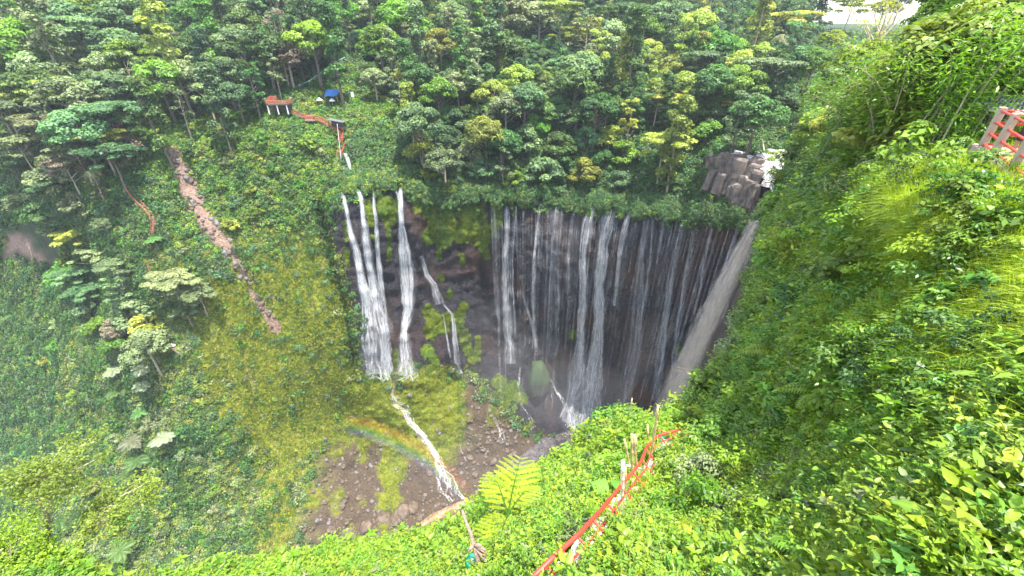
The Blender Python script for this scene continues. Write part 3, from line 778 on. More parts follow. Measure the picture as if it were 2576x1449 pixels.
Pn = np.array([v.co[:] for v in bm.verts]); rad = np.hypot(Pn[:, 0], Pn[:, 1]); hh = (Pn[:, 2] + 8.5) / 17
prof = np.sqrt(np.clip(1 - hh ** 2.0, 0.003, 1)) * 4.4 / np.maximum(.25 + (1 - hh) * 4.35, .2)
Pn[:, :2] *= prof[:, None]
Pn = Pn * (1 + .42 * fbm(Pn / 3.5, 5, 12, .6))[:, None] * [1, 1, 1]
for v, q in zip(bm.verts, Pn): v.co = q
me = bpy.data.meshes.new("boulder"); bm.to_mesh(me); bm.free(); me.materials.append(M_RKM)
for f in me.polygons: f.use_smooth = True
tag(link("boulder", me, None, p + Vector((0, -1.5, 1.5))), "tall pointed mossy boulder standing in the spray below the back wall", "boulder")
rmesh = [rock_mesh("stone", 1, k, M_RKB, 2, (1, .8, .7)) for k in range(4)]
rg = np.random.default_rng(77)
bl = [(1010,1290,3.2),(1040,1275,2.6),(965,1300,2.8),(995,1310,2.2),(920,1325,2.4),(880,1345,2.6),(1055,1300,1.8),(1180,1150,1.6),(1240,1160,1.8),(1215,1130,1.3),(1195,1190,1.4),(1140,1180,1.4),(1290,1140,1.3),(1165,1215,1.5),(1215,1210,1.2),(860,1270,1.5),(905,1250,1.4),(1080,1190,1.4),(1050,1090,1.2),(1105,1165,1.1),(835,1330,2.0),(1100,1270,1.2)]
names = ["beside the gorge floor water", ]
for k, (x, y, s_) in enumerate(bl):
    o = link("boulder", rmesh[k % 4]); o.location = G(x, y); o.scale = (s_, s_ * rg.uniform(.8, 1.2), s_ * rg.uniform(.6, .95)); o.rotation_euler = (rg.uniform(-.3, .3), rg.uniform(-.3, .3), rg.uniform(0, 6))
    tag(o, None, "boulder", "brown boulders on the gorge floor"); o["_px"] = (x, y)
BOULD = [o for o in S.objects if "_px" in o.keys()]
# ================================================================== VEGETATION
def unit(v): return v / (np.linalg.norm(v, axis=-1, keepdims=True) + 1e-9)
def leafset(c, n, size, asp, tint, rg, fold=.12, dirv=None):
    """diamond leaves at c with normals n -> V, F, tint"""
    m = len(c)
    a = rg.normal(size=(m, 3)) if dirv is None else dirv + rg.normal(size=(m, 3)) * .25
    n = unit(n); a = unit(a - n * (a * n).sum(-1, keepdims=True)); b = np.cross(n, a)
    s = (size * rg.uniform(.65, 1.35, m))[:, None]
    V = np.stack([c - a * s * .5, c + b * s * asp * .5 + n * s * fold - a * s * .05, c + a * s * .5 - n * s * fold * .6, c - b * s * asp * .5 + n * s * fold - a * s * .05], 1).reshape(-1, 3)
    F = np.arange(4 * m).reshape(m, 4)
    T = np.repeat(tint, 4)
    return V, F, T
class LV:
    def __init__(s): s.V = []; s.F = []; s.T = []; s.n = 0
    def add(s, V, F, T): s.V.append(V); s.F.append(F + s.n); s.T.append(T); s.n += len(V)
    def leaves(s, c, n, size, asp, tint, rg, **k): s.add(*leafset(np.asarray(c, float), np.asarray(n, float), size, asp, np.clip(tint, 0, 1), rg, **k))
    def mesh(s, name, mat): return mesh_np(name, np.concatenate(s.V), np.concatenate(s.F), [mat], False, {"tint": np.concatenate(s.T)})
def sph(m, rg): return unit(rg.normal(size=(m, 3)))

# leaf colours (base colours)
LM = {
 'dark':  leafmat("leaf_dark", (.018, .052, .016), (.105, .215, .048)),
 'blue':  leafmat("leaf_bluegreen", (.030, .078, .036), (.175, .290, .115)),
 'mid':   leafmat("leaf_mid", (.036, .100, .012), (.185, .350, .036)),
 'grey':  leafmat("leaf_greygreen", (.055, .080, .034), (.260, .325, .135), .25),
 'olive': leafmat("leaf_olive", (.085, .125, .016), (.370, .430, .070)),
 'lime':  leafmat("leaf_lime", (.060, .110, .010), (.270, .380, .035), .4),
 'brown': leafmat("leaf_brownish", (.080, .065, .040), (.230, .190, .130), .2),
}
BARK = simple("bark", (.13, .105, .08), .85, 0, .35, 3.0, .5)
BARKL = simple("bark_pale", (.30, .25, .18), .8, 0, .3, 4.0, .4)

def trunk_limbs(H, tips, rg, r0=.22, fork=.35, lean=.04, wob=.3):
    mb = MB()
    top = Vector((rg.normal() * lean * H, rg.normal() * lean * H, H * .86))
    pts = []
    for k in range(7):
        f = k / 6
        pts.append(Vector((top.x * f, top.y * f, top.z * f)) + Vector((rg.normal() * wob, rg.normal() * wob, 0)) * (.6 * f * (1 - f)))
    pts[0].z = -1.2
    mb.tube(pts, [r0 * (1.25 - f_ / 6 * 1.05) for f_ in range(7)], 7)
    for tp in tips:
        tp = Vector(tp); f = min(.95, max(fork, (tp.z - .35 * math.hypot(tp.x, tp.y)) / H * .95))
        i = min(5, int(f * 6)); q = pts[i].lerp(pts[i + 1], f * 6 - i)
        mid = q.lerp(tp, .55) + Vector((rg.normal() * .2, rg.normal() * .2, -.05 * H * .3))
        rr_ = r0 * (1.2 - f) * .5
        mb.tube([q, mid, tp], [rr_, rr_ * .65, rr_ * .25], 5, False)
    return mb
def tree_proto(kind, sd):
    """returns (crown LV, trunk MB, H)"""
    rg = np.random.default_rng(1000 + sd * 7 + sum(map(ord, kind)))
    lv = LV(); lobes = []
    if kind == 'round':
        H, R = 12., 4.6; K = 26
        for _ in range(K):
            d = sph(1, rg)[0]; d[2] = abs(d[2]) * 1.0 - .35
            lobes.append((np.array([d[0] * R * .75, d[1] * R * .75, H * .62 + d[2] * H * .34]), rg.uniform(1.0, 1.9), .62))
    elif kind == 'tall':
        H, R = 16., 2.7; K = 30
        for k in range(K):
            f = rg.uniform(.22, 1); rr_ = R * (1 - .55 * f) * rg.uniform(.2, 1); a = rg.uniform(0, 6.28)
            lobes.append((np.array([math.cos(a) * rr_, math.sin(a) * rr_, H * f]), rg.uniform(.7, 1.35), .8))
    elif kind == 'flat':
        H, R = 10., 5.2; K = 24
        for k in range(K):
            a = rg.uniform(0, 6.28); rr_ = R * math.sqrt(rg.random()); lay = rg.choice([.98, .86, .72], p=[.5, .3, .2])
            lobes.append((np.array([math.cos(a) * rr_, math.sin(a) * rr_, H * lay - rr_ * .12]), rg.uniform(1.0, 1.7), .33))
    elif kind == 'airy':
        H, R = 13., 4.0; K = 20
        for k in range(K):
            f = rg.uniform(.45, 1); a = rg.uniform(0, 6.28); rr_ = R * (1.1 - .5 * f) * rg.uniform(.3, 1)
            lobes.append((np.array([math.cos(a) * rr_, math.sin(a) * rr_, H * f]), rg.uniform(.55, 1.05), .6))
    elif kind == 'bushy':
        H, R = 5.5, 3.2; K = 20
        for _ in range(K):
            d = sph(1, rg)[0]; d[2] = abs(d[2])
            lobes.append((np.array([d[0] * R * .8, d[1] * R * .8, .6 + d[2] * H * .72]), rg.uniform(.8, 1.5), .7))
    per = {'round': 105, 'tall': 75, 'flat': 110, 'airy': 70, 'bushy': 90}[kind]
    for (c, r_, sq) in lobes:
        m = int(per * r_ ** 1.3 * .8) + 20
        d = sph(m, rg); d[:, 2] = np.where(rg.random(m) < .75, np.abs(d[:, 2]), d[:, 2])
        rad = r_ * rg.uniform(.55, 1.08, m) ** .6
        q = c + d * rad[:, None] * [1, 1, sq]
        n = d * [1, 1, 1 / max(sq, .4)] + np.array([0, 0, .7]) + rg.normal(size=(m, 3)) * .55
        base = rg.uniform(.15, .75)
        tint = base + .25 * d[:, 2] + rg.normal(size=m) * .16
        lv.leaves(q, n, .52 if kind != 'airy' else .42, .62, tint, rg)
    tips = [c for c, r_, s_ in lobes[::2]]
    return lv, trunk_limbs(H, tips, rg, {'round': .26, 'tall': .20, 'flat': .22, 'airy': .15, 'bushy': .12}[kind]), H
def frond(lv, base, az, L, droop, rg, w=.5, tint=.5, pairs=16, lw=.09, up=.9, gap=0):
    """feather leaf: rachis curve and leaflets"""
    t = np.linspace(0, 1, pairs + 1)[1:]
    hx, hy = math.cos(az), math.sin(az)
    r_ = L * (t - .12 * t * t); z = L * (up * t - (up + droop) * t * t * .8)
    P = np.stack([base[0] + hx * r_, base[1] + hy * r_, base[2] + z], -1)
    T = unit(np.gradient(P, axis=0)); side = np.array([-hy, hx, 0.]); upv = np.cross(T, side); upv *= np.sign(upv[:, 2:3] + 1e-6)
    ln = w * L * np.sin(np.clip(t * .93 + .1, 0, 1) * math.pi) ** .6 + .02
    for sgn in (-1, 1):
        dv = side * sgn + T * .45 - upv * .25
        c = P + unit(dv) * (ln[:, None] * .5)
        n = upv + side * sgn * .25
        a = unit(dv); nn = unit(n - a * (n * a).sum(-1, keepdims=True)); b_ = np.cross(nn, a)
        h = ln[:, None] * .5
        wd = lw * L
        V = np.stack([c - a * h, c + b_ * wd * .5, c + a * h - nn * h * .25, c - b_ * wd * .5], 1).reshape(-1, 3)
        lv.add(V, np.arange(4 * len(c)).reshape(-1, 4), np.repeat(np.clip(tint + rg.normal(size=len(c)) * .1, 0, 1), 4))
    # rachis
    q = np.concatenate([[np.array(base)], P]); s2 = side * .012 * L
    V = np.stack([q - s2, q + s2], 1).reshape(-1, 3); i = np.arange(len(q) - 1) * 2
    lv.add(V, np.stack([i, i + 1, i + 3, i + 2], -1), np.full(len(V), tint * .8))
def palm_proto(sd, H=12.):
    rg = np.random.default_rng(50 + sd); lv = LV()
    lean = rg.normal(size=2) * .8
    top = (lean[0], lean[1], H)
    for k in range(24):
        frond(lv, top, k * 2.4 + rg.uniform(-.2, .2), rg.uniform(3.2, 4.2), rg.uniform(.3, 1.7), rg, .22, rg.uniform(.2, .8), 20, .035, rg.uniform(.2, 1.1))
    mb = MB(); mb.tube([(0, 0, -1), (lean[0] * .2, lean[1] * .2, H * .35), (lean[0] * .6, lean[1] * .6, H * .7), top], [.24, .18, .15, .13], 7)
    return lv, mb
def fern_tree_proto(sd, H=2.6, L=1.9, nf=11):
    rg = np.random.default_rng(150 + sd); lv = LV()
    for k in range(nf):
        frond(lv, (0, 0, H), k * 2 * math.pi / nf + rg.uniform(-.2, .2), L * rg.uniform(.85, 1.15), rg.uniform(.1, .5), rg, .30, rg.uniform(.4, .9), 16, .055, rg.uniform(.25, .55))
    mb = MB(); mb.tube([(0, 0, -.8), (.05, 0, H * .5), (0, 0, H)], [.13, .10, .08], 7)
    return lv, mb
def bamboo_proto(sd, H=9.):
    rg = np.random.default_rng(250 + sd); lv = LV(); mb = MB()
    for k in range(16):
        az = rg.uniform(0, 6.28); reach = rg.uniform(1.0, 4.2); h = H * rg.uniform(.65, 1.05)
        t = np.linspace(0, 1, 9); bx = rg.normal(size=2) * .6
        P = np.stack([bx[0] + math.cos(az) * reach * t ** 2.2, bx[1] + math.sin(az) * reach * t ** 2.2, h * (t - .10 * t ** 3 - .12 * t ** 6)], -1)
        P[0, 2] = -.8
        mb.tube(P, list(np.linspace(.05, .012, 9)), 5, False)
        for f in rg.uniform(.10, 1, 34):
            i = f * 8; a = int(min(7, i)); q = P[a] * (1 - i + a) + P[a + 1] * (i - a)
            m = 13; rd = rg.normal(size=(m, 3)) * [.55, .55, .40]
            dv = rd * [1, 1, .3] + np.array([math.cos(az) * .2, math.sin(az) * .2, -.5])
            lv.leaves(q + rd, np.array([0, 0, 1.]) + rg.normal(size=(m, 3)) * .5, .34, .24, rg.uniform(.2, .7) + rg.normal(size=m) * .2, rg, dirv=dv, fold=.03)
    return lv, mb

# ---- scattering through instances (only for stuff)
def stuff_instances(name, protos, P, Nn, sc, pid, label, align=1.0, rg=rng):
    m = len(P)
    z = unit(Nn * align + np.array([0, 0, 1.]) * (1 - align) + rg.normal(size=(m, 3)) * .12)
    a = rg.normal(size=(m, 3)); x = unit(a - z * (a * z).sum(-1, keepdims=True)); y = np.cross(z, x)
    R20 = x[:, 2]; ry = -np.arcsin(np.clip(R20, -1, 1)); rx = np.arctan2(y[:, 2], z[:, 2]); rz = np.arctan2(x[:, 1], x[:, 0])
    me = bpy.data.meshes.new(name); me.vertices.add(m); me.vertices.foreach_set("co", P.astype(np.float32).ravel())
    at = me.attributes.new("rot", 'FLOAT_VECTOR', 'POINT'); at.data.foreach_set("vector", np.stack([rx, ry, rz], -1).astype(np.float32).ravel())
    at = me.attributes.new("scl", 'FLOAT', 'POINT'); at.data.foreach_set("value", sc.astype(np.float32))
    at = me.attributes.new("pid", 'INT', 'POINT'); at.data.foreach_set("value", pid.astype(np.int32))
    o = link(name, me)
    g = bpy.data.node_groups.new(name, 'GeometryNodeTree')
    g.interface.new_socket("Geometry", in_out='INPUT', socket_type='NodeSocketGeometry')
    g.interface.new_socket("Geometry", in_out='OUTPUT', socket_type='NodeSocketGeometry')
    gi = g.nodes.new("NodeGroupInput"); go = g.nodes.new("NodeGroupOutput")
    iop = g.nodes.new("GeometryNodeInstanceOnPoints"); jn = g.nodes.new("GeometryNodeJoinGeometry")
    for pm in reversed(protos):
        po = bpy.data.objects.new(pm.name, pm)      # source of the copies; never linked, so never drawn itself
        oi = g.nodes.new("GeometryNodeObjectInfo"); oi.inputs['Object'].default_value = po; oi.inputs['As Instance'].default_value = True
        g.links.new(oi.outputs['Geometry'], jn.inputs[0])
    def na(nm, dt):
        n = g.nodes.new("GeometryNodeInputNamedAttribute"); n.data_type = dt; n.inputs[0].default_value = nm; return n.outputs[0]
    g.links.new(gi.outputs[0], iop.inputs['Points']); g.links.new(jn.outputs[0], iop.inputs['Instance'])
    iop.inputs['Pick Instance'].default_value = True
    g.links.new(na("pid", 'INT'), iop.inputs['Instance Index'])
    g.links.new(na("rot", 'FLOAT_VECTOR'), iop.inputs['Rotation']); g.links.new(na("scl", 'FLOAT'), iop.inputs['Scale'])
    g.links.new(iop.outputs[0], go.inputs[0])
    md = o.modifiers.new("scatter", 'NODES'); md.node_group = g
    return tag(o, label, kind="stuff")

def clump(name, mat, sd, m=60, R=1.2, h=.5, leaf=.42, asp=.65, drape=.5):
    rg = np.random.default_rng(300 + sd); lv = LV()
    for k in range(3):
        cc = rg.normal(size=3) * R * .3 * [1, 1, .1]
        d = sph(m // 3, rg); d[:, 2] = np.abs(d[:, 2])
        q = cc + d * [R * .75, R * .75, h] * rg.uniform(.6, 1.1, (m // 3, 1))
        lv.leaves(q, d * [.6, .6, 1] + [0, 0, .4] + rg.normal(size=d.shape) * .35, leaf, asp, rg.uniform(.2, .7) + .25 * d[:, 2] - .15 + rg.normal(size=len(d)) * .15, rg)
    return lv.mesh(name, mat)
def tuft(name, mat, sd, m=36, L=.8, w=.035, spread=.6, seg=3, fall_=.6):
    rg = np.random.default_rng(400 + sd); lv = LV()
    for k in range(m):
        az = rg.uniform(0, 6.28); hx, hy = math.cos(az), math.sin(az); l = L * rg.uniform(.5, 1.15); sp_ = spread * rg.uniform(.2, 1.2)
        b0 = rg.normal(size=2) * .12 * L; t = np.linspace(0, 1, seg + 1)
        P = np.stack([b0[0] + hx * sp_ * l * t ** 1.4, b0[1] + hy * sp_ * l * t ** 1.4, l * (t - fall_ * sp_ * t ** 2.2)], -1)
        s_ = np.array([-hy, hx, 0]) * w * .5; wd = (1 - t) ** .6 * np.minimum(1, t * 3 + .5)
        V = np.stack([P - s_ * wd[:, None], P + s_ * wd[:, None]], 1).reshape(-1, 3); i = np.arange(seg) * 2
        lv.add(V, np.stack([i, i + 1, i + 3, i + 2], -1), np.clip(rg.uniform(.2, .9) + .3 * (np.repeat(t, 2) - .5), 0, 1))
    return lv.mesh(name, mat)
def ovate(lv, P, D, Nr, L, W, tint, rg, bend=.25):
    """real leaf outline: 8 verts, two halves folded at the midrib"""
    m = len(P); D = unit(D); Nr = unit(Nr - D * (Nr * D).sum(-1, keepdims=True)); B = np.cross(Nr, D)
    L = np.broadcast_to(L, (m,))[:, None]; W = np.broadcast_to(W, (m,))[:, None]
    def pt(t, s): return P + D * L * t + B * W * s - Nr * (L * bend * t * t) + Nr * np.abs(s) * W * .35
    V = np.stack([pt(0, 0), pt(.22, .40), pt(.55, .42), pt(1, 0), pt(.55, -.42), pt(.22, -.40), pt(.30, 0), pt(.62, 0)], 1).reshape(-1, 3)
    o = np.arange(m)[:, None] * 8
    F = np.concatenate([o + [0, 1, 2, 6], o + [6, 2, 3, 7], o + [0, 6, 4, 5], o + [6, 7, 3, 4]], 0)
    lv.add(V, F, np.repeat(np.clip(tint, 0, 1), 8))
def shrub(name, mat, sd, stems=9, H=.6, per=14, L=.085, W=.045, spread=.5, base=.45):
    rg = np.random.default_rng(500 + sd); lv = LV()
    for k in range(stems):
        az = rg.uniform(0, 6.28); sp_ = spread * rg.uniform(.1, 1.1); h = H * rg.uniform(.6, 1.1)
        b0 = np.array([*(rg.normal(size=2) * .08), 0.]); tip = b0 + [math.cos(az) * sp_, math.sin(az) * sp_, h]
        t = np.sort(rg.uniform(.25, 1.0, per)); q = b0 + (tip - b0) * t[:, None] ** [1.2, 1.2, .9]
        ph = np.arange(per) * 2.4 + rg.uniform(0, 6); D = np.stack([np.cos(ph), np.sin(ph), rg.uniform(-.1, .7, per)], -1)
        Nr = np.tile([0, 0, 1.], (per, 1)) + rg.normal(size=(per, 3)) * .35
        s_ = rg.uniform(.6, 1.25, per)
        ovate(lv, q, D, Nr, L * s_, W * s_, base + .35 * (t - .5) + rg.normal(size=per) * .14, rg)
        st = np.array([b0, (b0 + tip) / 2 + [0, 0, .03], tip]); sx = np.array([.004, .004, 0])
        V = np.stack([st - sx, st + sx], 1).reshape(-1, 3); i = np.arange(2) * 2
        lv.add(V, np.stack([i, i + 1, i + 3, i + 2], -1), np.full(len(V), .25))
    return lv.mesh(name, mat)
def fernplant(name, mat, sd, nf=9, L=.7):
    rg = np.random.default_rng(600 + sd); lv = LV()
    for k in range(nf):
        frond(lv, (0, 0, .02), k * 2 * math.pi / nf + rg.uniform(-.3, .3), L * rg.uniform(.7, 1.2), rg.uniform(.1, .5), rg, .24, rg.uniform(.3, .8), 14, .055, rg.uniform(.5, .9))
    return lv.mesh(name, mat)

# ---- near leaf colours
NM = {
 'a': leafmat("herb_yellowgreen", (.085, .155, .010), (.33, .46, .030), .42, .42, .02, .22),
 'b': leafmat("herb_green", (.055, .14, .012), (.26, .43, .032), .40, .40, .02, .25),
 'c': leafmat("herb_deep", (.03, .10, .012), (.18, .34, .045), .35, .38, .02, .25),
 'g': leafmat("grass_blade", (.14, .23, .012), (.47, .61, .045), .40, .45, .015, .2),
 'd': leafmat("dry_grass", (.20, .17, .06), (.46, .40, .19), .3, .6, .02, .2),
 'y': leafmat("yellow_flower", (.65, .45, .01), (.85, .65, .02), .3, .5, .01, .1),
}
# ---- stuff on the far side
def infr(x, y, mg=40): return (x > -mg) & (x < 2576 + mg) & (y > -mg) & (y < 1449 + mg)
cX = UX[:-1, :-1]; cY = UY[:-1, :-1]; cT = (FP[:-1, :-1, 1] * CP - FP[:-1, :-1, 2] * SP)
# cells hidden by the near slope need no plants (the photo shows nothing there)
NEARPOLY = [tuple(a) for a in SIL] + [(3300, 3000), (-500, 3000)]
hid = pip([(x + (0 if x < 1900 else 60), y + 60) for x, y in NEARPOLY], cX, cY)
wallc = soft([(a, b) for a, b in WALL], cX, cY, 20, fbm(np.stack([cX / 40, cY / 40, cX * 0], -1), 3, 5) * 22)
rivc = soft(RIVER, cX, cY, 16); spurc = soft(SPUR, cX, cY, 60, fbm(np.stack([cX / 60, cY / 60, cX * 0], -1), 3, 6) * 60)
floc = soft(FLOOR, cX, cY, 30); scarc = np.clip((np.interp(cY, [370, 480, 600, 700, 720, 820], [14, 22, 20, 10, 8, 16]) - np.minimum(pdist(SCAR, cX, cY), pdist(SCAR2, cX, cY))) / 6 + .5, 0, 1)
barec = np.maximum(soft([(0,560),(90,545),(170,640),(150,680),(60,650),(0,665)], cX, cY, 14, fbm(np.stack([cX / 30, cY / 30, cX * 0], -1), 3, 6) * 20), soft([(660,1360),(720,1350),(730,1440),(650,1449)], cX, cY, 20))
clearing = soft([(790,195),(860,165),(930,215),(1010,270),(1000,320),(880,310),(760,300),(740,250)], cX, cY, 20)
veg = (1 - soft(MOUND, cX, cY, 30)) * (1 - soft([(800,900),(910,940),(920,1060),(840,1130),(780,1080)], cX, cY, 30) * .8) * (1 - wallc) * (1 - rivc) * (1 - floc) * (1 - scarc) * (1 - barec) * infr(cX, cY) * (~hid)
lod = 1.0 / np.clip(cT / 120, .5, 3) ** 2
far_cl = [clump("vine_clump", LM['dark'], 1), clump("vine_clump", LM['mid'], 2), clump("vine_clump", LM['blue'], 3), clump("vine_clump", LM['dark'], 4, 90, 1.7, 1.1), clump("vine_clump", LM['lime'], 5, 60, 1.1, .5), clump("vine_clump", LM['olive'], 6), clump("vine_clump", LM['grey'], 7)]
rg = np.random.default_rng(21)
Pp, Nn, xx, yy = SF.sample(64000, veg * (1 - spurc * .93) * lod, rg)
tt = project(Pp)[2]
nz = fbm(np.stack([xx / 110, yy / 110, xx * 0], -1), 3, 71); nz2 = fbm(np.stack([xx / 45, yy / 45, xx * 0], -1), 3, 72)
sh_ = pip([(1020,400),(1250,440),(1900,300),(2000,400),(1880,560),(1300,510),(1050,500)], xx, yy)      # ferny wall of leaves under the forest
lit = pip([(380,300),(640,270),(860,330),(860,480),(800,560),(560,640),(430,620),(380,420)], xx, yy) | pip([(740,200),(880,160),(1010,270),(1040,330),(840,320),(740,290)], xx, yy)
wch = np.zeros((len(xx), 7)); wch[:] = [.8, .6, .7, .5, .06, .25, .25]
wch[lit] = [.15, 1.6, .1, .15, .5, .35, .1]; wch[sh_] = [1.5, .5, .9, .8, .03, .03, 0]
leftg = (xx < 420) & (yy > 600); wch[leftg] = [1.1, .9, .45, .7, .10, .3, .35]; leftg = (xx > 150) & (xx < 680) & (yy > 850); wch[leftg] = [.3, .6, .2, .2, .08, 1.1, 1.0]  # shade of the far-left recess put into a darker leaf mix
wch[:, 1] *= 1 + 1.2 * nz; wch[:, 0] *= np.clip(1 - 1.5 * nz, .1, 3); wch[:, 6] *= np.clip(1 + 3 * nz2, 0, 4); wch[:, 5] *= np.clip(1 + 3 * nz2, 0, 4); wch = np.clip(wch, 0, 9)
cum = np.cumsum(wch, 1); pid = (rg.random(len(xx))[:, None] * cum[:, -1:] > cum).sum(1)
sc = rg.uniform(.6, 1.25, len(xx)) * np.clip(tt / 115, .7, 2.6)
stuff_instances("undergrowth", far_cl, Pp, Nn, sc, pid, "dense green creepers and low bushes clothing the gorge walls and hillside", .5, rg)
# grass streaming down the spur and thin herbs on the scar edges
SG = leafmat('spur_grass', (.19, .22, .025), (.54, .58, .075), .3)
gr_t = [tuft("grass_tuft", SG, 1, 30, 1.0, .10, .9), tuft("grass_tuft", LM['lime'], 2, 30, .9, .10, .9), tuft("grass_tuft", LM['mid'], 3, 30, 1.0, .11, .9), clump("herb_clump", SG, 8, 36, .7, .3, .26), clump("herb_clump", LM['grey'], 9, 36, .8, .35, .28)]
Pp, Nn, xx, yy = SF.sample(30000, spurc * (1 - scarc * .96) * (1 - wallc) * (1 - floc) * infr(cX, cY) * (~hid) * np.clip(1.15 - 1.6 * np.clip(fbm(np.stack([cX / 22, cY / 90, cX * 0], -1), 3, 75), 0, 1), .08, 1) * lod, rg)
up = np.clip((760 - yy) / 300, 0, 1); nz = fbm(np.stack([xx / 90, yy / 90, xx * 0], -1), 3, 73)
wch = np.stack([1.2 + 0 * xx, .20 + np.clip(nz, 0, 1) * 1.2, .5 + .6 * up, .3 + .5 * up, .12 + .3 * up + np.clip(500 + 80 * nz - xx, 0, 60) / 60], -1)
cum = np.cumsum(wch, 1); pid = (rg.random(len(xx))[:, None] * cum[:, -1:] > cum).sum(1)
stuff_instances("grass", gr_t, Pp, Nn * [1, 1, .4] + [0, 0, -.25], rg.uniform(.35, .85, len(xx)), pid, "yellow-green grass streaming down the steep spur left of the falls", 1.0, rg)
# moss: mound, floor patches, hanging beards on the wall
moss_m = [clump("moss_tuft", leafmat("moss_bright", (.10, .13, .008), (.30, .34, .02), .2, .8, .02, .25), 11, 40, .6, .28, .16, .8), clump("moss_tuft", leafmat("moss_green", (.035, .08, .008), (.12, .22, .02), .2, .8, .02, .25), 12, 40, .6, .3, .16, .8)]
beards = [([(1060,505),(1080,540)],16),([(1118,505),(1125,560),(1110,600),(1085,592)],20),([(1165,510),(1172,560),(1155,580)],22),([(1200,505),(1205,550),(1198,590)],18),([(1240,505),(1245,545),(1240,585)],9),([(1255,510),(1252,570)],6),
 ([(1215,520),(1222,575),(1218,640)],7),([(1180,590),(1210,605),(1222,640)],10),([(1130,585),(1160,595),(1185,600)],10),([(1100,610),(1100,640)],7),([(925,500),(930,560)],10),([(975,560),(975,650)],6),([(960,500),(975,540),(985,520)],18),([(868,560),(872,600)],6),([(930,590),(945,600)],7),
 ([(1035,480),(1045,520)],12),([(1165,770),(1150,800),(1165,860),(1185,900)],12),([(1075,775),(1095,800),(1085,830)],16),([(1120,790),(1115,830)],9),([(1075,880),(1090,900),(1085,920)],14),([(1200,850),(1200,900)],7),([(1105,690),(1110,700)],5),([(1130,730),(1125,745)],6),([(992,880),(996,920)],4),([(1700,870),(1715,890)],7),([(1435,830),(1440,850)],6),([(1400,510),(1420,520)],8),
 ([(1285,515),(1290,530)],8),([(868,620),(872,660)],5),([(1900,640),(1890,760)],16),([(880,930),(890,950)],10),([(1200,600),(1150,560),(1080,560)],12),([(1155,640),(1160,655)],6),([(1255,960),(1300,1000)],20),([(1210,985),(1260,1030)],24)]
bd = np.zeros(cX.shape)
for ln_, wd in beards:
    bd = np.maximum(bd, np.clip((wd - pdist(ln_, cX, cY) + fbm(np.stack([cX / 14, cY / 24, cX * 0], -1), 3, 8) * wd * .9) / 4, 0, 1))
bd = bd * wallc
mnd = soft(MOUND, cX, cY, 14, fbm(np.stack([cX / 40, cY / 40, cX * 0], -1), 3, 6) * 30)
mn2 = np.clip((fbm(np.stack([cX / 70, cY / 70, cX * 0], -1), 4, 91) + .06) * 5, 0, 1) * soft([(820,1080),(1000,940),(1165,950),(1250,1020),(1130,1130),(1100,1180),(1010,1280),(960,1330),(850,1310),(760,1300)], cX, cY, 40)
Pp, Nn, xx, yy = SF.sample(34000, (np.maximum(mnd * .9, mn2 * .8) * (pdist([(990,945),(1000,1025),(1060,1100),(1110,1190)], cX, cY) > 9) + bd * 2.2) * infr(cX, cY) * (~hid), rg)
onwall = soft(WALL, xx, yy, 10) > .5
br = np.where(onwall, .35, .75) + .4 * fbm(np.stack([xx / 30, yy / 30, xx * 0], -1), 2, 4) - (xx > 1150) * (~onwall) * .5
stuff_instances("moss", moss_m, Pp, Nn, rg.uniform(.5, 1.2, len(xx)) * np.where(onwall, 1.1, .8), (rg.random(len(xx)) > br).astype(int), "bright moss cushions and beards on the wet rock and the mound", .95, rg)
# leafy curtain hanging over the lip
lip = [(868,482),(1000,466),(1050,498),(1250,502),(1360,508),(1500,520),(1600,528),(1700,540),(1800,556),(1872,558)]
k_ = rg.random(5200); lp = path_px([(a, b) for a, b in lip], 4); ii = (k_ * (len(lp) - 1)).astype(int)
gap = np.ones(len(ii), bool)
xx = lp[ii, 0] + rg.normal(size=len(ii)) * 3; yy = lp[ii, 1] - 14 + rg.normal(size=len(ii)) * 12 + 14 * fbm(np.stack([xx / 40, xx * 0, xx * 0], -1), 3, 44)
for fx in (905, 940, 1008, 1275, 1297, 1358, 1494, 1540, 1583): gap &= ~((np.abs(xx - fx) < 7) & (yy > np.interp(xx, lp[:, 0], lp[:, 1]) - 14))
xx, yy = xx[gap], yy[gap]; Pp = far_point(xx, yy); Pp = Pp * (1 - rg.uniform(.3, 2.2, len(xx)) / np.linalg.norm(Pp, axis=1))[:, None]
Nn = unit(-Pp * [1, 1, 0]) + [0, 0, .5]
ch = rg.random(len(xx)); pid = np.where(ch < .5, 0, np.where(ch < .75, 3, np.where(ch < .93, 1, 4))) ; pid = np.where((xx < 1060) & (ch > .6), 4, pid)
stuff_instances("hanging_foliage", far_cl, Pp, Nn, rg.uniform(.5, 1.0, len(xx)), pid, "leafy curtain hanging over the top edge of the waterfall cliff", .8, rg)
# rubble
rub = [rock_mesh("rubble", .55, 20 + k, [M_RKB, M_RKG][k == 2], 1) for k in range(3)]
Pp, Nn, xx, yy = SF.sample(3000, (floc * (1 - np.maximum(mnd, mn2) * .9) * 1.2 + scarc * 2.2 + rivc * 1.0) * infr(cX, cY) * (~hid), rg)
stuff_instances("rubble", rub, Pp, Nn, rg.uniform(.12, 1.0, len(xx)) ** 3 * 1.7, rg.integers(0, 3, len(xx)), "brown stones and rubble strewn over the gorge floor and slide scar", .3, rg)

